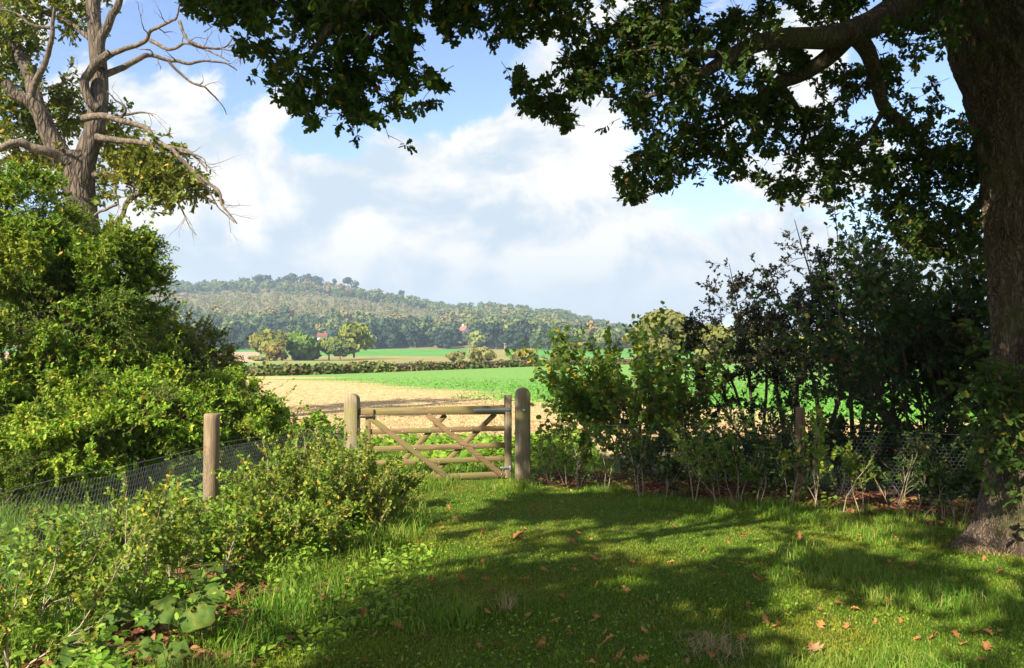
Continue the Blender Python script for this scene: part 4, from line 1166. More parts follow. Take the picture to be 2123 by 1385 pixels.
traced_shrub('hawthorn', 'sparse hawthorn with a thin twiggy spire beside the hazel', 'shrub', (4.2, 14.2),
             [[(1570, 905, 14.2), (1552, 780, 14.2), (1535, 660, 14.1), (1508, 545, 14.0)], [(1565, 905, 14.2), (1520, 800, 14.0), (1465, 720, 13.8), (1425, 675, 13.7)], [(1575, 905, 14.3), (1590, 780, 14.4), (1580, 680, 14.5), (1565, 610, 14.5)], [(1570, 905, 14.2), (1500, 850, 14.0), (1440, 790, 13.8)]],
             'haw_leaf', 'dark_stem', T_HAW, .046, 14, 202, 15, .8, GH, .035)
traced_shrub('hawthorn', 'tallest dark hawthorn with several upright trunks in mid hedge', 'shrub', (5.3, 14.4),
             [[(1650, 905, 14.4), (1655, 780, 14.4), (1685, 620, 14.4), (1648, 455, 14.3)], [(1700, 905, 14.4), (1690, 800, 14.6), (1640, 680, 14.7), (1600, 570, 14.7)], [(1690, 905, 14.4), (1745, 790, 14.3), (1700, 640, 14.1), (1712, 530, 14.0)], [(1640, 905, 14.3), (1610, 800, 14.2), (1600, 700, 14.0), (1620, 620, 13.9)], [(1680, 905, 14.4), (1640, 800, 14), (1560, 745, 13.6)]],
             'haw_leaf', 'dark_stem', T_HAW, .046, 14, 203, 16, .9, GH, .05)
traced_shrub('hawthorn', 'dark hawthorn overlapped by the broad-leaved shrub near the oak', 'shrub', (6.3, 14.0),
             [[(1775, 905, 14.0), (1800, 780, 14.0), (1790, 620, 14.0), (1778, 490, 14.0)], [(1790, 905, 14.0), (1830, 760, 14.1), (1850, 640, 14.2), (1835, 560, 14.2)], [(1770, 905, 14.0), (1760, 760, 13.8), (1740, 650, 13.6), (1730, 560, 13.6)], [(1790, 905, 14), (1880, 780, 13.8), (1930, 680, 13.7)]],
             'haw_leaf', 'dark_stem', T_HAW, .046, 14, 204, 16, .9, GH, .045)
sh('maple_bush', 'dense dark broad-leaved shrub left of the oak trunk', 'bush', (6.2, 11.8), 12, 3.1, .45, 2, 'dark_leaf', 'dark_stem', T_MAPLE, .085, 14, 205, .035, (7, 9), tmin=.2, group=GH)
sh('maple_bush', 'dense dark shrub directly behind the oak trunk', 'bush', (7.4, 11.4), 12, 3.4, .45, 2, 'dark_leaf', 'dark_stem', T_MAPLE, .085, 14, 206, .035, (7, 9), tmin=.2, group=GH)
sh('low_bush', 'low dark bush at the fence under the tallest hawthorn', 'bush', (4.9, 11.6), 9, .8, .8, 2, 'dark_leaf', 'dark_stem', T_OVAL, .06, 10, 207, .012, (5, 7), group=GH)
sh('low_bush', 'low dark bush behind the netting close to the oak', 'bush', (6.2, 10.5), 10, .85, .8, 2, 'dark_leaf', 'dark_stem', T_OVAL, .06, 10, 208, .012, (5, 7), group=GH)
sh('low_bush', 'low dark bush between the hazel and the brown post', 'bush', (3.1, 11.9), 10, .75, .9, 2, 'dark_leaf', 'dark_stem', T_OVAL, .055, 10, 210, .012, (5, 7), group=GH)
sh('low_bush', 'low dark bush right behind the brown post', 'bush', (4.1, 11.2), 10, .75, .8, 2, 'dark_leaf', 'dark_stem', T_OVAL, .055, 10, 211, .012, (5, 7), group=GH)
sh('low_bush', 'low dark bush right of the brown post behind the netting', 'bush', (5.5, 10.7), 10, .8, .8, 2, 'dark_leaf', 'dark_stem', T_OVAL, .055, 10, 212, .012, (5, 7), group=GH)
sh('low_bush', 'low bush at the foot of the hazel inside the fence', 'bush', (2.4, 12.4), 9, .7, .9, 2, 'hazel_leaf', 'dark_stem', T_OVAL, .055, 9, 209, .012, (5, 6), group=GH)

# young hedge plants (whips) along both fences
def whip(label, base, h, stems, leaf, k, seed, lm='whip_leaf', sm='pale_stem', spread=.3, kids=(4, 6), group=None, tmin=.3, T=T_HAW):
    shrub('hedge_sapling', label, 'sapling', base, stems, h * .72, spread, 2, lm, sm, T, leaf, k, seed, .008, kids, (.3, .8), (.35, .6), .05, tmin=tmin, group=group, offs=.06)


ordw = ['first', 'second', 'third', 'fourth', 'fifth', 'sixth', 'seventh', 'eighth', 'ninth', 'tenth', 'eleventh', 'twelfth', 'thirteenth', 'fourteenth', 'fifteenth', 'sixteenth', 'seventeenth', 'eighteenth', 'nineteenth', 'twentieth', 'twenty-first', 'twenty-second', 'twenty-third', 'twenty-fourth', 'twenty-fifth']
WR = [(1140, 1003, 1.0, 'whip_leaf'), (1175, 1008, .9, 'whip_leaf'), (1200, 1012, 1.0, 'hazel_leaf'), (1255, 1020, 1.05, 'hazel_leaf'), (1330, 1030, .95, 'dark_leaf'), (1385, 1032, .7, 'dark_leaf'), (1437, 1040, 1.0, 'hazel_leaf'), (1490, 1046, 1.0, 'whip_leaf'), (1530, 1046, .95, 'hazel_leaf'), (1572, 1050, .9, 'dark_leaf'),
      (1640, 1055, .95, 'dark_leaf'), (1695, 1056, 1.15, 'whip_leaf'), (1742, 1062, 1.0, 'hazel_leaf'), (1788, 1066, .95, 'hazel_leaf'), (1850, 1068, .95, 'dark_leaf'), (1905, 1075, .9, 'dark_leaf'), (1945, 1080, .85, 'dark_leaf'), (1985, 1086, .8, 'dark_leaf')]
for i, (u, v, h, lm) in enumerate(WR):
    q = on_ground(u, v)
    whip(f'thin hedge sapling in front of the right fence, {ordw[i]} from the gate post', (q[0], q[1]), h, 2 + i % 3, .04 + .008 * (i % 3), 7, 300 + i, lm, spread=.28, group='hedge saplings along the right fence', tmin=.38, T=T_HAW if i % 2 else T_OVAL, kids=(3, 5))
WL = [(800, 1060, .75), (740, 1090, .95), (690, 1070, 1.0), (640, 1110, 1.05), (585, 1130, .95), (540, 1100, .8), (500, 1175, .7), (445, 1210, .85), (355, 1230, 1.05), (270, 1270, 1.15), (160, 1290, .9), (200, 1190, .7), (60, 1340, .95), (20, 1400, 1.1), (110, 1190, .8), (-40, 1300, .9), (330, 1180, .75), (760, 1030, .8), (715, 1120, .9), (610, 1070, .95), (665, 1150, .7), (790, 1110, .7), (560, 1180, .6), (400, 1150, .8)]
seq = sorted(range(len(WL)), key=lambda i: WL[i][0])
for rank, i in enumerate(seq):
    u, v, h = WL[i]
    q = on_ground(u, v); dense = u > 520; h = h if dense else h * .78
    whip(f'{"bushy" if dense else "slender"} hedge sapling on the left verge, {ordw[rank]} from the left', (q[0], q[1]), h, 6 if dense else 3, .036, 13 if dense else 10, 330 + i, 'whip_leaf' if dense or i % 2 else 'bush_leaf', 'pale_stem', .55 if dense else .3, (5, 7) if dense else (4, 6), 'hedge saplings on the left verge', .15 if dense else .25)

#==SMALL==
# ------------------------------------------------------------------ small things
ro = np.random.default_rng(77)
# big coarse leaves of butterbur
def big_leaf(g, c, d, n, size, rb):
    nr, nt_ = 7, 22; d = nrm(d); s = nrm(np.cross(n, d)); n2 = np.cross(d, s)
    V = [c]
    for i in range(1, nr + 1):
        for j in range(nt_):
            a = 2 * math.pi * j / nt_
            rad = size * .5 * (1 - .35 * max(0, math.cos(a - math.pi)) ** 8) * (1 + .06 * math.sin(7 * a + c[0] * 9) + .05 * math.sin(11 * a))
            rr_ = rad * i / nr
            z = .035 * size * abs(math.sin(4.5 * a)) * (i / nr) + .1 * size * math.sin(5 * a) * (i / nr) ** 2 - .22 * size * (i / nr) ** 2 + .03 * size * math.sin(i * 2.4 + a * 3)
            V.append(c + d * (rr_ * math.cos(a) * 1.1 + size * .1) + s * rr_ * math.sin(a) + n2 * z)
    V = np.array(V); idx = 1 + np.arange(nr * nt_).reshape(nr, nt_)
    q = np.stack([idx[:-1], np.roll(idx, -1, 1)[:-1], np.roll(idx, -1, 1)[1:], idx[1:]], -1).reshape(-1, 4)
    t = np.stack([np.zeros(nt_, int), idx[0], np.roll(idx[0], -1)], -1)
    g.add(V, [q, t])


BIG = [('yellowing broad-leaved plant left of the stones', [(420, 1225, .3, 4.95), (395, 1262, .26, 4.7)]), ('broad grey-green leaved plant on the verge below the post', [(310, 1255, .26, 5.0), (370, 1250, .25, 5.0), (250, 1260, .24, 5.0)]),
       ('large mottled broad-leaved plant at the bottom left', [(185, 1325, .27, 4.35), (215, 1345, .25, 4.3), (150, 1352, .2, 4.3)]), ('small yellow-green broad-leaved plant at the bottom edge', [(350, 1345, .2, 4.3), (318, 1330, .16, 4.4)])]
for lab, lv in BIG:
    b = P(lv[0][0], lv[0][1], lv[0][3]); b[2] = ground(b[0], b[1])
    r = thing('broad_leaf_plant', lab, 'plant', b, 'broad-leaved plants on the left verge')
    for (u, v, s, Y) in lv:
        c = P(u, v, Y); c[2] = max(c[2], ground(c[0], c[1]) + .08)
        g = Geo(); d = np.array([ro.normal() * .6, -.6, -.25]); big_leaf(g, c, d, np.array([ro.normal() * .45, -.5, .8]), s * .88, ro)
        tubes(g, spline([b + np.array([0, 0, -.02]), (b + c) / 2 + np.array([0, .05, .05]), c], 6), np.full(6, .006), 5)
        g.build('leaf', M['dock_leaf'], r, smooth=True)

# fallen leaves lying on the grass: six shapes, copied
protos = []
for i in range(6):
    hw = [(0, 0), (.1, .03), (.22, .2), (.34, .06), (.5, .34), (.6, .12), (.76, .34), (.86, .13), (1, 0)]
    V, Fc = leaf_t(hw, ro.uniform(.2, .8), ro.uniform(-.6, .6))
    V = V - np.array([.5, 0, 0]); V[:, 2] += .1 * np.sin(V[:, 0] * 5 + i) - V[:, 2].min() * .6
    stem = np.array([[-.5, 0, V[0, 2]], [-.75, .03, V[0, 2] + .02]])
    g = Geo(); g.add(V, Fc); tubes(g, stem, np.array([.012, .01]), 3)
    o = g.build('fallen_leaf', M['fallen_leaf']); C.objects.unlink(o); protos.append(o.data)
M_yel = leaf_mat('yellow_leaf', [(0, (.6, .5, .05)), (1, (.7, .55, .08))], .2)
M_pale = leaf_mat('pale_brown_leaf', [(0, (.42, .24, .12)), (1, (.5, .3, .16))], .15)
ymesh = protos[1].copy(); ymesh.materials[0] = M_yel
pmesh = protos[3].copy(); pmesh.materials[0] = M_pale
spec = [(1505, 1275, ymesh, .15, 'bright yellow fallen leaf lying on the lawn'), (1690, 1350, pmesh, .16, 'large pale brown fallen leaf near the bottom edge of the lawn'), (1930, 1128, protos[0], .15, 'large orange fallen leaf close to the oak trunk'), (1075, 1115, protos[2], .14, 'curled orange fallen leaf in the middle of the path')]
pts = []
for (u, v, me, s, lab) in spec:
    pts.append((u, v, me, s, lab, None))
KNOWN = [(1180, 1123), (1130, 1185), (1235, 1168), (1030, 1125), (1150, 1290), (1230, 1290), (1255, 1315), (1480, 1215), (1575, 1205), (1390, 1170), (1340, 1255), (1190, 1185), (830, 1310), (870, 1250), (1300, 1230), (1840, 1170), (1888, 1178), (2040, 1375), (2045, 1350), (1760, 1285), (1700, 1270), (1430, 1330), (1285, 1370), (1330, 1372), (1540, 1325), (960, 1205), (1085, 1210), (1000, 1170), (1110, 1060), (1050, 1040), (1160, 1085), (1400, 1095), (1545, 1115), (1660, 1120), (2000, 1340), (1900, 1330), (1620, 1300), (1480, 1180), (1260, 1340), (1340, 1315), (820, 1240), (880, 1330), (1120, 1350), (1780, 1210), (1240, 1220)]
for (u, v) in KNOWN:
    pts.append((u, v, protos[ro.integers(6)], ro.uniform(.06, .1), 'dry orange-brown oak leaf fallen on the lawn grass', 'fallen leaves on the lawn'))
for k in range(150):
    v = 1012 + 370 * ro.random() ** 1.3; u = ro.uniform(560 if v > 1150 else 850, 2100)
    pts.append((u, v, protos[ro.integers(6)], ro.uniform(.04, .085), 'dry orange-brown oak leaf fallen on the lawn grass', 'fallen leaves on the lawn'))
for (u, v, me, s, lab, grp) in pts:
    q = on_ground(u, v)
    o = bpy.data.objects.new('fallen_leaf', me); C.objects.link(o)
    o.location = (q[0], q[1], q[2] + ro.uniform(.008, .03)); o.scale = (s, s, s)
    o.rotation_euler = (ro.normal() * .5, ro.normal() * .5, ro.random() * 6.283)
    tag(o, lab, 'leaf', grp)

# dried seed stalks
for (u, v, h, lab) in ((283, 1055, .38, 'rust-brown dried dock stalk beside the netting left of the round post'), (248, 1062, .5, 'thin brown dried stalk further left along the netting'), (1028, 905, .55, 'reddish dry weed stalk rising behind the gate top rail'), (1042, 905, .5, 'dry forked weed stalk next to the hanging stile')):
    q = on_ground(u, v) if v > 950 else np.array([(u - U0) / F * 14.2, 14.2, float(ground((u - U0) / F * 14.2, 14.2))]); h = h if v > 950 else h * 2.4
    g = Geo(); tip = q + np.array([ro.normal() * .04, 0, h]); ss = spline([q, (q + tip) / 2 + ro.normal(size=3) * .015, tip], 10); tubes(g, ss, np.linspace(.005, .002, 10), 4)
    for k in range(7):
        p0 = ss[4 + k % 6]; d = nrm(ro.normal(size=3) * .5 + np.array([0, 0, 1])); tubes(g, np.array([p0, p0 + d * .06, p0 + d * .13]), np.array([.002, .004, .001]), 4)
        m = 14; put_leaves(g, T_DIA, p0 + d * ro.uniform(.02, .13, (m, 1)) + ro.normal(size=(m, 3)) * .006, ro.normal(size=(m, 3)), ro.normal(size=(m, 3)), np.full(m, .016))
    tag(g.build('dry_stalk', M['litter_leaf']), lab, 'dead stalk')
# cut branch lying under the hedge
g = Geo(); V, F4 = trunk_mesh([tr(1392, 975, 11.7, .03), tr(1425, 966, 11.6, .032), tr(1455, 958, 11.5, .03), tr(1500, 955, 11.4, .022)], 30, 10, .006, None, 3); g.add(V, F4)
tag(g.build('fallen_branch', M['pale_stem'], smooth=True), 'pale cut branch lying under the hedge behind the netting', 'branch')
# dry hay tufts
for (u, v, n, lab) in ((1475, 1350, 260, 'clump of dry brown grass on the lawn near the bottom'), (1050, 1270, 60, 'tuft of dead seed stalks standing in the lawn'), (2035, 1150, 130, 'dry grass heap against the foot of the oak')):
    q = on_ground(u, v); g = Geo()
    sp_ = .1 if n > 100 else .04
    xx = q[0] + ro.normal(size=n) * sp_; yy = q[1] + ro.normal(size=n) * sp_
    blades(g, xx, yy, (.06 + .16 * ro.random(n)) * (.5 if n > 100 else 1), np.full(n, .0016), 3.2 if n > 100 else 1.4, ro, ground(xx, yy) + .04 * ro.random(n))
    o = g.build('dry_grass_tuft', M['dry_grass']); tag(o, lab, 'dry grass')
# stones
for (u, v, s, lab) in ((378, 1350, .035, 'small white stone on the left verge'), (420, 1325, .025, 'smaller grey stone beside the broad leaves')):
    q = on_ground(u, v); bm_v = nrm(ro.normal(size=(60, 3)))
    import bmesh
    bm = bmesh.new(); bmesh.ops.create_icosphere(bm, subdivisions=2, radius=s)
    for w in bm.verts:
        w.co = w.co * (1 + .25 * (float(vnoise(np.array(w.co) / s * 1.4, 5)) - .5)); w.co.z *= .7
    me = bpy.data.meshes.new('stone'); bm.to_mesh(me); bm.free(); me.materials.append(M['stone'])
    o = bpy.data.objects.new('stone', me); C.objects.link(o); o.location = q + np.array([0, 0, .03]); tag(o, lab, 'stone')

#==FAR==
# ------------------------------------------------------------------ far trees, hedge, wood
rf = np.random.default_rng(55)


def crown_geo(geo, cols, c, R, H, n, rb, col, lobes=6, q=1.0):
    """clumped crown of leaf-tuft faces: c base of crown centre, R radius, H height of crown"""
    lc = nrm(rb.normal(size=(lobes, 3)) + np.array([0, 0, .3])) * np.array([R * .55, R * .55, H * .32]); lr = rb.uniform(.42, .62, lobes)
    w = rb.integers(0, lobes, n)
    d = nrm(rb.normal(size=(n, 3)) + np.array([0, 0, .25]))
    p = c + lc[w] + d * lr[w][:, None] * np.array([R, R, H * .5]) * rb.uniform(.8, 1.05, (n, 1))
    s = R * .2 * q * (.6 + .8 * rb.random(n))
    nn = nrm(d + rb.normal(size=(n, 3)) * .45)
    t = nrm(np.cross(nn, rb.normal(size=(n, 3)))); b = np.cross(nn, t)
    k = 5; th = np.arange(k) * 2 * np.pi / k + rb.random((n, 1)) * 6
    rad = s[:, None] * rb.uniform(.6, 1.25, (n, k))
    V = p[:, None] + (np.cos(th) * rad)[..., None] * t[:, None] + (np.sin(th) * rad)[..., None] * b[:, None] - (nn * s[:, None] * .25)[:, None] * rb.uniform(0, 1, (n, k, 1))
    geo.add(V.reshape(-1, 3), np.arange(n * k).reshape(n, k))
    cols.append(np.repeat(np.clip(col * rb.uniform(.9, 1.12, (n, 1)), 0, 1), k, 0))


def far_tree(name, label, u, vb, vt, wpx, Y, col, n=900, group=None, trunk=.3, cat='tree', lobes=9, q=.75):
    b = P(u, vb, Y); R = wpx / 2 / F * Y; H = (vb - vt) / F * Y
    r = thing(name, label, cat, b, group)
    g, cols = Geo(), []
    crown_geo(g, cols, b + np.array([0, 0, H * (.5 if trunk < .4 else .68)]), R, H * (1.0 if trunk < .4 else .62), n, rf, np.array(col), lobes, q)
    g.build('crown', M['tree_tint'], r, col=np.concatenate(cols))
    g = Geo(); tubes(g, np.array([b + np.array([0, 0, -1.0]), b + np.array([0, 0, H * .4]), b + np.array([R * .1, 0, H * .75])]), np.array([H * .035, H * .028, H * .01]), 7); g.build('trunk', M['stem'], r)
    return r


OL, GRN, DK, YEL, BRN = (.17, .18, .035), (.1, .17, .03), (.04, .08, .04), (.34, .32, .06), (.24, .15, .06)
GM = 'round trees in the middle distance'
far_tree('field_tree', 'olive round tree leftmost of the mid-field clump', 558, 750, 688, 82, 270, OL, 1400, GM)
far_tree('field_tree', 'small brownish tree in front of the mid-field clump', 572, 752, 716, 50, 258, (.22, .18, .04), 800, GM)
far_tree('field_tree', 'green round tree second in the mid-field clump', 625, 748, 687, 78, 280, GRN, 1400, GM)
far_tree('field_tree', 'low green tree in the middle of the mid-field clump', 682, 744, 698, 60, 285, (.13, .17, .035), 1000, GM)
far_tree('field_tree', 'tall bright round tree at the right of the mid-field clump', 734, 736, 674, 74, 300, (.17, .205, .035), 1400, GM)
far_tree('field_tree', 'small rounded tree between the clump and the far green field', 705, 742, 708, 40, 280, (.1, .14, .035), 700, GM)
far_tree('far_bush', 'rusty autumn bush at the right end of the far hedge', 1150, 755, 730, 26, 180, (.22, .12, .05), 400, None, cat='bush')
for i, (u, vt, w, lab) in enumerate([(1000, 722, 60, 'olive bush left of the far pole'), (1090, 724, 60, 'olive bush right of the far pole'), (945, 728, 40, 'small olive bush by the far green field'), (1170, 716, 50, 'taller olive bush behind the hazel'), (530, 740, 40, 'low olive bush at the left end of the far hedge')]):
    far_tree('far_bush', lab, u, 748, vt, w, 230, (.2, .2, .055), 500, 'bushes beyond the far hedge', cat='bush')
far_tree('field_tree', 'pale yellow-green tree behind the hazel bush', 1375, 748, 650, 115, 135, (.17, .17, .045), 6000, q=.4, lobes=18)
for i, (u, w, vt, col) in enumerate([(1470, 90, 672, OL), (1560, 100, 680, (.12, .17, .04)), (1650, 90, 686, YEL), (1740, 110, 682, OL), (1830, 90, 690, GRN), (1930, 120, 684, OL), (2040, 110, 688, GRN), (2130, 100, 690, OL)]):
    far_tree('field_tree', f'distant tree behind the right hedge across the field, {ordw[i]} from the pale tree', u, 746, vt, w, 150, col, 900, 'trees across the field behind the right hedge')

# hedge along the far side of the field
hl = np.array([(-75, 57), (-36, 58), (-20, 63), (-8, 80), (8, 104), (26, 112), (60, 116), (110, 120)], float)
s = spline(hl, 400); g, cols = Geo(), []
hb = thing('field_hedge', 'long low brown-green hedge along the far edge of the field', 'hedge', (-8, 80, 0))
n = 16000; i = rf.integers(0, 400, n); j = np.clip(i + 1, 0, 399)
t = rf.random((n, 1)); c = s[i] * (1 - t) + s[j] * t
hh = .62 + .28 * (vnoise(np.stack([i * .3, 0 * i, 0 * i], -1), 8) - .5) + .25 * (vnoise(np.stack([i * 1.3, 0 * i, 0 * i], -1), 9) - .5)
ang = rf.uniform(-.3, math.pi + .3, n)
off = np.cos(ang) * .75
dd = nrm(s[j] - s[i] + 1e-6); nn2 = np.stack([-dd[:, 1], dd[:, 0]], -1)
px = c + nn2 * off[:, None]
p = np.stack([px[:, 0], px[:, 1], ground(px[:, 0], px[:, 1]) + np.clip(np.sin(ang), 0, 1) * hh * rf.uniform(.75, 1.1, n)], -1)
p[:, 2] += .02
d = rf.normal(size=(n, 3)); nv = rf.normal(size=(n, 3)) * .6 + np.stack([nn2[:, 0] * np.cos(ang), nn2[:, 1] * np.cos(ang), np.sin(ang)], -1)
put_leaves(g, T_ROUND, p, d, nv, .2 + .25 * rf.random(n))
cc = np.array([(.13, .15, .04), (.14, .105, .045), (.08, .105, .03)])[np.clip((vnoise(np.stack([i * .12, 0 * i, 0 * i], -1), 12) * 3.4 - .2 + rf.normal(size=n) * .4).astype(int), 0, 2)]
g.build('foliage', M['tree_tint'], hb, col=np.repeat(cc, len(T_ROUND[0]), 0))
g = Geo(); q = spline(hl, 120); q3 = np.stack([q[:, 0], q[:, 1], ground(q[:, 0], q[:, 1]) + .35], -1)
tubes(g, q3, np.full(120, .4), 6); g.build('core', M['dark_stem'], hb)

# woodland over the hill: one mass of crowns
g, cols = Geo(), []
NT = 4300
uu = rf.uniform(-150, 1560, NT * 2); yy = np.sqrt(rf.uniform(630 ** 2, 1290 ** 2, NT * 2))
pal = np.array([(.1, .14, .045), (.16, .19, .055), (.23, .21, .07), (.24, .19, .09), (.06, .1, .05), (.2, .24, .06), (.24, .16, .08)])
kept = 0
for u, Y in zip(uu, yy):
    x = (u - U0) / F * Y
    t = (Y - 620) / 630
    # bands: dark wood at the foot, pale scrub on the upper slope, mixed wood at the crest
    a = float(vnoise(np.array([x * .012, Y * .012, 0]), 15)); b_ = float(vnoise(np.array([x * .004, Y * .005, 4]), 16))
    mix_ = float(vnoise(np.array([x * .011, Y * .009, 2]), 17)) + rf.normal() * .1
    if t < .16:
        col = pal[[0, 4, 4, 1][rf.integers(4)]]
    elif t < .7:
        col = pal[3] if mix_ > .62 else pal[2] if mix_ > .48 else pal[1] if mix_ > .34 else pal[0]
        if rf.random() < .06:
            col = pal[[5, 6, 4][rf.integers(3)]]
    else:
        col = pal[0] if mix_ > .5 else pal[1] if mix_ > .35 else pal[3]
    scrub = .2 < t < .85 and 380 < u < 1250 and b_ > .4
    R = rf.uniform(2.6, 4.2) if scrub else rf.uniform(4.2, 8.2) * (1.1 if t < .2 else 1)
    H = R * rf.uniform(1.5, 2.2)
    if scrub:
        col = np.array([(.2, .195, .075), (.235, .2, .095), (.165, .18, .065), (.23, .22, .08)])[rf.integers(4)]
    z = float(ground(x, Y))
    n = 80 if R < 5 else 150
    crown_geo(g, cols, np.array([x, Y, z + H * .5]), R, H, n, rf, col, 6, .9)
    kept += 1
    if kept >= NT:
        break
tag(g.build('woodland', M['tree_tint'], col=np.concatenate(cols)), 'mixed autumn woodland covering the whole distant hill', 'woodland', kind='stuff')

# trees one can tell apart at the foot of the wood: six kinds, copied
kinds = []
for i, (col, nm, lab) in enumerate([((.03, .055, .035), 'wood_edge_tree', 'dark blue-green tree at the lower edge of the distant wood'), ((.1, .14, .05), 'wood_edge_tree', 'mid green tree at the lower edge of the distant wood'), ((.22, .26, .06), 'wood_edge_tree', 'light green tree at the lower edge of the distant wood'), ((.27, .2, .07), 'wood_edge_tree', 'olive-brown tree at the lower edge of the distant wood')]):
    g, cols = Geo(), []
    crown_geo(g, cols, np.array([0, 0, 8.0]), 6.5, 14, 420, rf, np.array(col), 9, .85)
    o = g.build('crown', M['tree_tint'], col=np.concatenate(cols)); me = o.data; bpy.data.objects.remove(o)
    g = Geo(); tubes(g, np.array([[0, 0, -1], [0, 0, 5], [.4, 0, 10.0]]), np.array([.5, .4, .15]), 6)
    o = g.build('trunk', M['stem']); mt = o.data; bpy.data.objects.remove(o)
    kinds.append((me, mt, nm, lab))


def edge_tree(u, Y, k, sc=1.0):
    me, mt, nm, lab = kinds[k]
    x = (u - U0) / F * Y
    r = thing(nm, lab, 'tree', (x, Y, float(ground(x, Y))), 'trees at the lower edge of the distant wood')
    r.rotation_euler.z = rf.random() * 6.28; r.scale = [sc * rf.uniform(.9, 1.15), sc * rf.uniform(.9, 1.15), sc * rf.uniform(.85, 1.2)]
    for nme, m in (('crown', me), ('trunk', mt)):
        o = bpy.data.objects.new(nme, m); C.objects.link(o); o.parent = r


for u in np.arange(350, 560, 11):
    edge_tree(u + rf.normal() * 3, rf.uniform(560, 640), 0 if rf.random() < .8 else 1, rf.uniform(.9, 1.3))
for u in np.arange(770, 950, 10):
    edge_tree(u + rf.normal() * 3, rf.uniform(600, 650), 0 if rf.random() < .65 else 1, rf.uniform(.9, 1.25))
for u in np.arange(985, 1110, 9):
    edge_tree(u + rf.normal() * 3, rf.uniform(590, 640), 0 if rf.random() < .7 else 2, rf.uniform(.95, 1.3))
for u in np.arange(1105, 1420, 11):
    edge_tree(u + rf.normal() * 3, rf.uniform(560, 640), rf.choice(4, p=[.2, .25, .35, .2]), rf.uniform(.8, 1.15))
for u in np.arange(560, 770, 14):
    edge_tree(u + rf.normal() * 3, rf.uniform(590, 650), rf.choice(4, p=[.45, .35, .1, .1]), rf.uniform(.8, 1.1))

# tall pines on the crest
GP = 'tall pines standing out on the hill crest'
for i, (u, vt, w, lab) in enumerate([(545, 574, 34, 'broad dark tree left of the crest pines'), (578, 582, 16, 'slim crest pine beside the broad tree'), (592, 573, 18, 'flat-topped crest pine left of the tallest group'), (607, 571, 20, 'crest pine in the middle of the tallest group'), (624, 576, 18, 'crest pine with a bare pale trunk'), (641, 571, 20, 'bushy crest pine at right of the tallest group'), (655, 573, 18, 'leaning crest pine right of the tallest group'), (664, 579, 12, 'small crest pine at the end of the group'), (692, 581, 12, 'lone thin crest pine in the gap'), (721, 579, 18, 'round-headed crest pine standing apart'), (738, 586, 14, 'wispy crest pine right of the round-headed one'), (833, 604, 12, 'small pine on the falling crest'), (342, 578, 14, 'pointed conifer at the left end of the crest')]):
    x = (u - U0) / F * 1240; zb = float(ground(x, 1240)); vb = V0 + (CH - zb) * F / 1240
    far_tree('crest_pine', lab, u, vb + 3, vt - 3, w * 1.35, 1240, (.06, .08, .05), 320, GP, trunk=.5, lobes=6)

# two houses among the trees and a pole
def house(label, u, v, Y, w, d, h, roofh, yaw, chim):
    b = P(u, v, Y)
    r = thing('house', label, 'house', b); r.rotation_euler.z = yaw
    def put(name, g, mat, par=r):
        o = g.build(name, mat); o.parent = par; return o
    g = Geo()
    V = np.array([[-w / 2, -d / 2, -4], [w / 2, -d / 2, -4], [w / 2, d / 2, -4], [-w / 2, d / 2, -4], [-w / 2, -d / 2, h], [w / 2, -d / 2, h], [w / 2, d / 2, h], [-w / 2, d / 2, h], [-w / 2, 0, h + roofh], [w / 2, 0, h + roofh]])
    g.add(V, [np.array([[0, 1, 5, 4], [2, 3, 7, 6]]), np.array([[1, 2, 6, 9, 5], [3, 0, 4, 8, 7]])])
    put('wall', g, M['white_wall'])
    g = Geo(); e = .5
    for sgn in (-1, 1):
        a = np.array([-w / 2 - e, sgn * (d / 2 + e), h - e * roofh / (d / 2)]); c = np.array([w / 2 + e, sgn * (d / 2 + e), h - e * roofh / (d / 2)])
        t0 = np.array([-w / 2 - e, 0, h + roofh + .05]); t1 = np.array([w / 2 + e, 0, h + roofh + .05]); k = np.array([0, 0, .25])
        g.add(np.array([a, c, t1, t0, a + k, c + k, t1 + k, t0 + k]), np.array([[0, 1, 2, 3], [4, 5, 6, 7], [0, 1, 5, 4], [1, 2, 6, 5], [0, 3, 7, 4]]))
    rf_ = put('roof', g, M['tile'])
    g = Geo(); boxp(g, (chim, .3, h + roofh * .4), (chim, .3, h + roofh + 1.6), .9, .9, np.array([1.0, 0, 0]), bev=.03); put('chimney', g, M['white_wall'] if roofh > 3 else M['tile'], rf_)
    for wx in np.linspace(-w * .3, w * .3, 3):
        for wz in ((h * .3,) if h < 4 else (h * .25, h * .7)):
            g = Geo(); boxp(g, (wx - .5, -d / 2 - .03, wz), (wx + .5, -d / 2 - .03, wz), 1.1, .1, np.array([0, 0, 1.0]), bev=.01); put('window', g, M['glass'])


house('low red-roofed white house half hidden behind the mid-field trees', 668, 707, 545, 6.0, 5, 2.9, 2.2, .15, 2.0)
house('tall white house with steep red roof among the trees on the slope', 962, 697, 640, 6.0, 6.0, 4.4, 3.6, -.75, -1.5)
pb = P(1046, 735, 420); g = Geo(); tubes(g, np.array([pb - np.array([0, 0, 1.0]), pb + np.array([0, 0, 6.2])]), np.array([.16, .12]), 8, cap=True)
boxp(g, pb + np.array([-.8, 0, 5.8]), pb + np.array([.8, 0, 5.8]), .14, .12, np.array([0, 0, 1.0])); tag(g.build('utility_pole', M['pale_stem']), 'thin pale utility pole before the distant wood', 'pole')

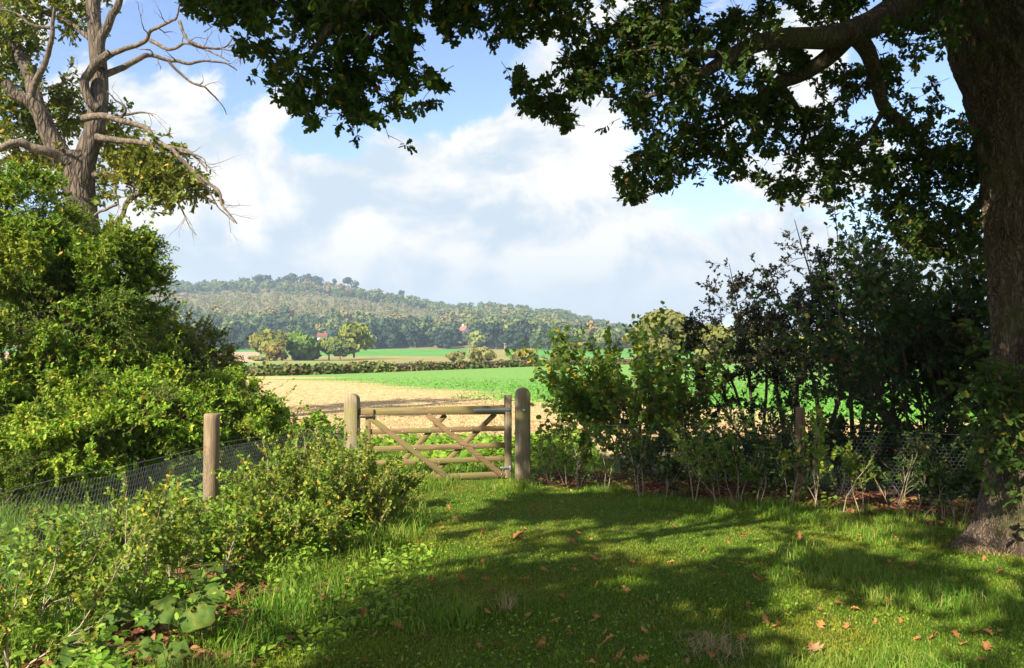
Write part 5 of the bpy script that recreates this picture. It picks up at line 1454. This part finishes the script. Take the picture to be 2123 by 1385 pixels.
#==AIR==
# ------------------------------------------------------------------ air
m, nt, out = nodes_of('haze_air')
v = N(nt, 'ShaderNodeVolumePrincipled', {'Color': (.62, .8, 1.0, 1), 'Density': .0003, 'Anisotropy': .2})
nt.links.new(v.outputs[0], out.inputs['Volume'])
g = Geo()
hx, y0, y1, z0, z1 = 2200, -40, 2200, -4, 150
V = np.array([[-hx, y0, z0], [hx, y0, z0], [hx, y1, z0], [-hx, y1, z0], [-hx, y0, z1], [hx, y0, z1], [hx, y1, z1], [-hx, y1, z1]])
g.add(V, np.array([[0, 3, 2, 1], [4, 5, 6, 7], [0, 1, 5, 4], [1, 2, 6, 5], [2, 3, 7, 6], [3, 0, 4, 7]]))
tag(g.build('haze', m), 'pale blue haze over the distant hill', 'haze', kind='stuff')

#==LIGHT==
# ------------------------------------------------------------------ sky, sun, camera
w = bpy.data.worlds.new('World'); bpy.context.scene.world = w; w.use_nodes = True
nt = w.node_tree; nt.nodes.clear()
out = nt.nodes.new('ShaderNodeOutputWorld')
sky = N(nt, 'ShaderNodeTexSky', sky_type='NISHITA', sun_disc=False, sun_elevation=SUN_EL, sun_rotation=SUN_AZ, air_density=1.0, dust_density=.6, ozone_density=2.0)
hs = N(nt, 'ShaderNodeHueSaturation', {'Hue': .512, 'Saturation': 1.05, 'Value': 1.0, 'Color': sky.outputs[0]})
bg1 = N(nt, 'ShaderNodeBackground', {'Color': hs.outputs[0], 'Strength': .105})
tc = N(nt, 'ShaderNodeTexCoord')
sp = N(nt, 'ShaderNodeSeparateXYZ', {0: tc.outputs['Generated']})
ya = mth(nt, 'MAXIMUM', mth(nt, 'ABSOLUTE', sp.outputs[1]), .12)
qx = mth(nt, 'DIVIDE', sp.outputs[0], ya); qz = mth(nt, 'DIVIDE', sp.outputs[2], ya)
q = N(nt, 'ShaderNodeCombineXYZ', {0: qx, 1: qz, 2: mth(nt, 'MULTIPLY', mth(nt, 'SIGN', sp.outputs[1]), 1.5)})


def cloud_noise(shift):
    mp = N(nt, 'ShaderNodeMapping', {'Vector': q.outputs[0], 'Location': (shift[0], shift[1], 0), 'Scale': (1, 1.35, 1)})
    a = N(nt, 'ShaderNodeTexNoise', {'Vector': mp.outputs[0], 'Scale': 6.2, 'Detail': 12.0, 'Roughness': .56, 'Distortion': .35})
    return a.outputs['Fac']


n0 = cloud_noise((0, 0)); n1 = cloud_noise((.035, -.05))
bias = None
for (u, v, su, sv, wt) in [(420, 60, 180, 75, -.55), (500, 150, 60, 60, -.2), (890, 160, 100, 100, -.46), (960, 215, 70, 40, -.2), (690, 285, 60, 30, -.15), (1900, 140, 120, 140, -.5), (1350, 270, 90, 60, -.3), (1540, 300, 160, 120, -.2), (1470, 420, 70, 40, -.2), (1770, 470, 80, 30, -.15), (1200, 100, 200, 120, -.12), (1000, 330, 350, 110, .06), (1650, 330, 200, 120, .12),
                           (250, 200, 170, 130, .25), (700, 430, 260, 130, .3), (1100, 430, 250, 120, .25), (900, 620, 900, 120, .3), (1400, 560, 250, 100, .2), (350, 420, 200, 150, .3)]:
    cx_, cz_ = (u - U0) / F, (V0 - v) / F
    ex = mth(nt, 'POWER', mth(nt, 'DIVIDE', mth(nt, 'SUBTRACT', qx, cx_), su / F), 2.0)
    ez = mth(nt, 'POWER', mth(nt, 'DIVIDE', mth(nt, 'SUBTRACT', qz, cz_), sv / F), 2.0)
    gsn = mth(nt, 'MULTIPLY', mth(nt, 'EXPONENT', mth(nt, 'MULTIPLY', mth(nt, 'ADD', ex, ez), -.7)), wt)
    bias = gsn if bias is None else mth(nt, 'ADD', bias, gsn)
dn = mth(nt, 'ADD', n0, mth(nt, 'MULTIPLY', bias, .55))
mr = N(nt, 'ShaderNodeMapRange', {0: dn, 1: .44, 2: .545}, interpolation_type='SMOOTHSTEP')
lit_ = mth(nt, 'ADD', mth(nt, 'MULTIPLY', mth(nt, 'SUBTRACT', n0, n1), 5.6), .56, clamp=True)
ccol = ramp(nt, lit_, [(0, (.66, .77, .88)), (.4, (.81, .87, .93)), (.7, (.96, .965, .96)), (1, (1.08, 1.06, 1.02))])
low = N(nt, 'ShaderNodeMapRange', {0: qz, 1: .02, 2: .16}, interpolation_type='SMOOTHSTEP')
ccol = mixc(nt, low.outputs[0], (.76, .84, .92), ccol)
bg2 = N(nt, 'ShaderNodeBackground', {'Color': ccol, 'Strength': .415})
mx = N(nt, 'ShaderNodeMixShader', {0: mr.outputs[0], 1: bg1.outputs[0], 2: bg2.outputs[0]})
nt.links.new(mx.outputs[0], out.inputs[0])

sl = bpy.data.lights.new('sun', 'SUN'); sl.energy = 5.0; sl.angle = math.radians(.53); sl.color = (1, .905, .75)
so = bpy.data.objects.new('sun', sl); C.objects.link(so); so.rotation_euler = Vector(SUN).to_track_quat('Z', 'Y').to_euler()

cam = bpy.data.cameras.new('camera'); co = bpy.data.objects.new('camera', cam); C.objects.link(co)
co.location = (0, 0, CH); co.rotation_euler = (math.radians(90), 0, 0)
cam.sensor_width = 36; cam.lens = 36 * F / 2123; cam.shift_y = (V0 - 692.5) / 2123; cam.clip_end = 6000; cam.clip_start = .05
sc = bpy.context.scene
sc.camera = co
sc.view_settings.view_transform = 'Standard'; sc.view_settings.look = 'None'; sc.view_settings.exposure = 1.32; sc.view_settings.gamma = 1
sc.cycles.max_bounces = 6; sc.cycles.diffuse_bounces = 4; sc.cycles.glossy_bounces = 2; sc.cycles.transmission_bounces = 3; sc.cycles.volume_bounces = 0
sc.cycles.use_denoising = True
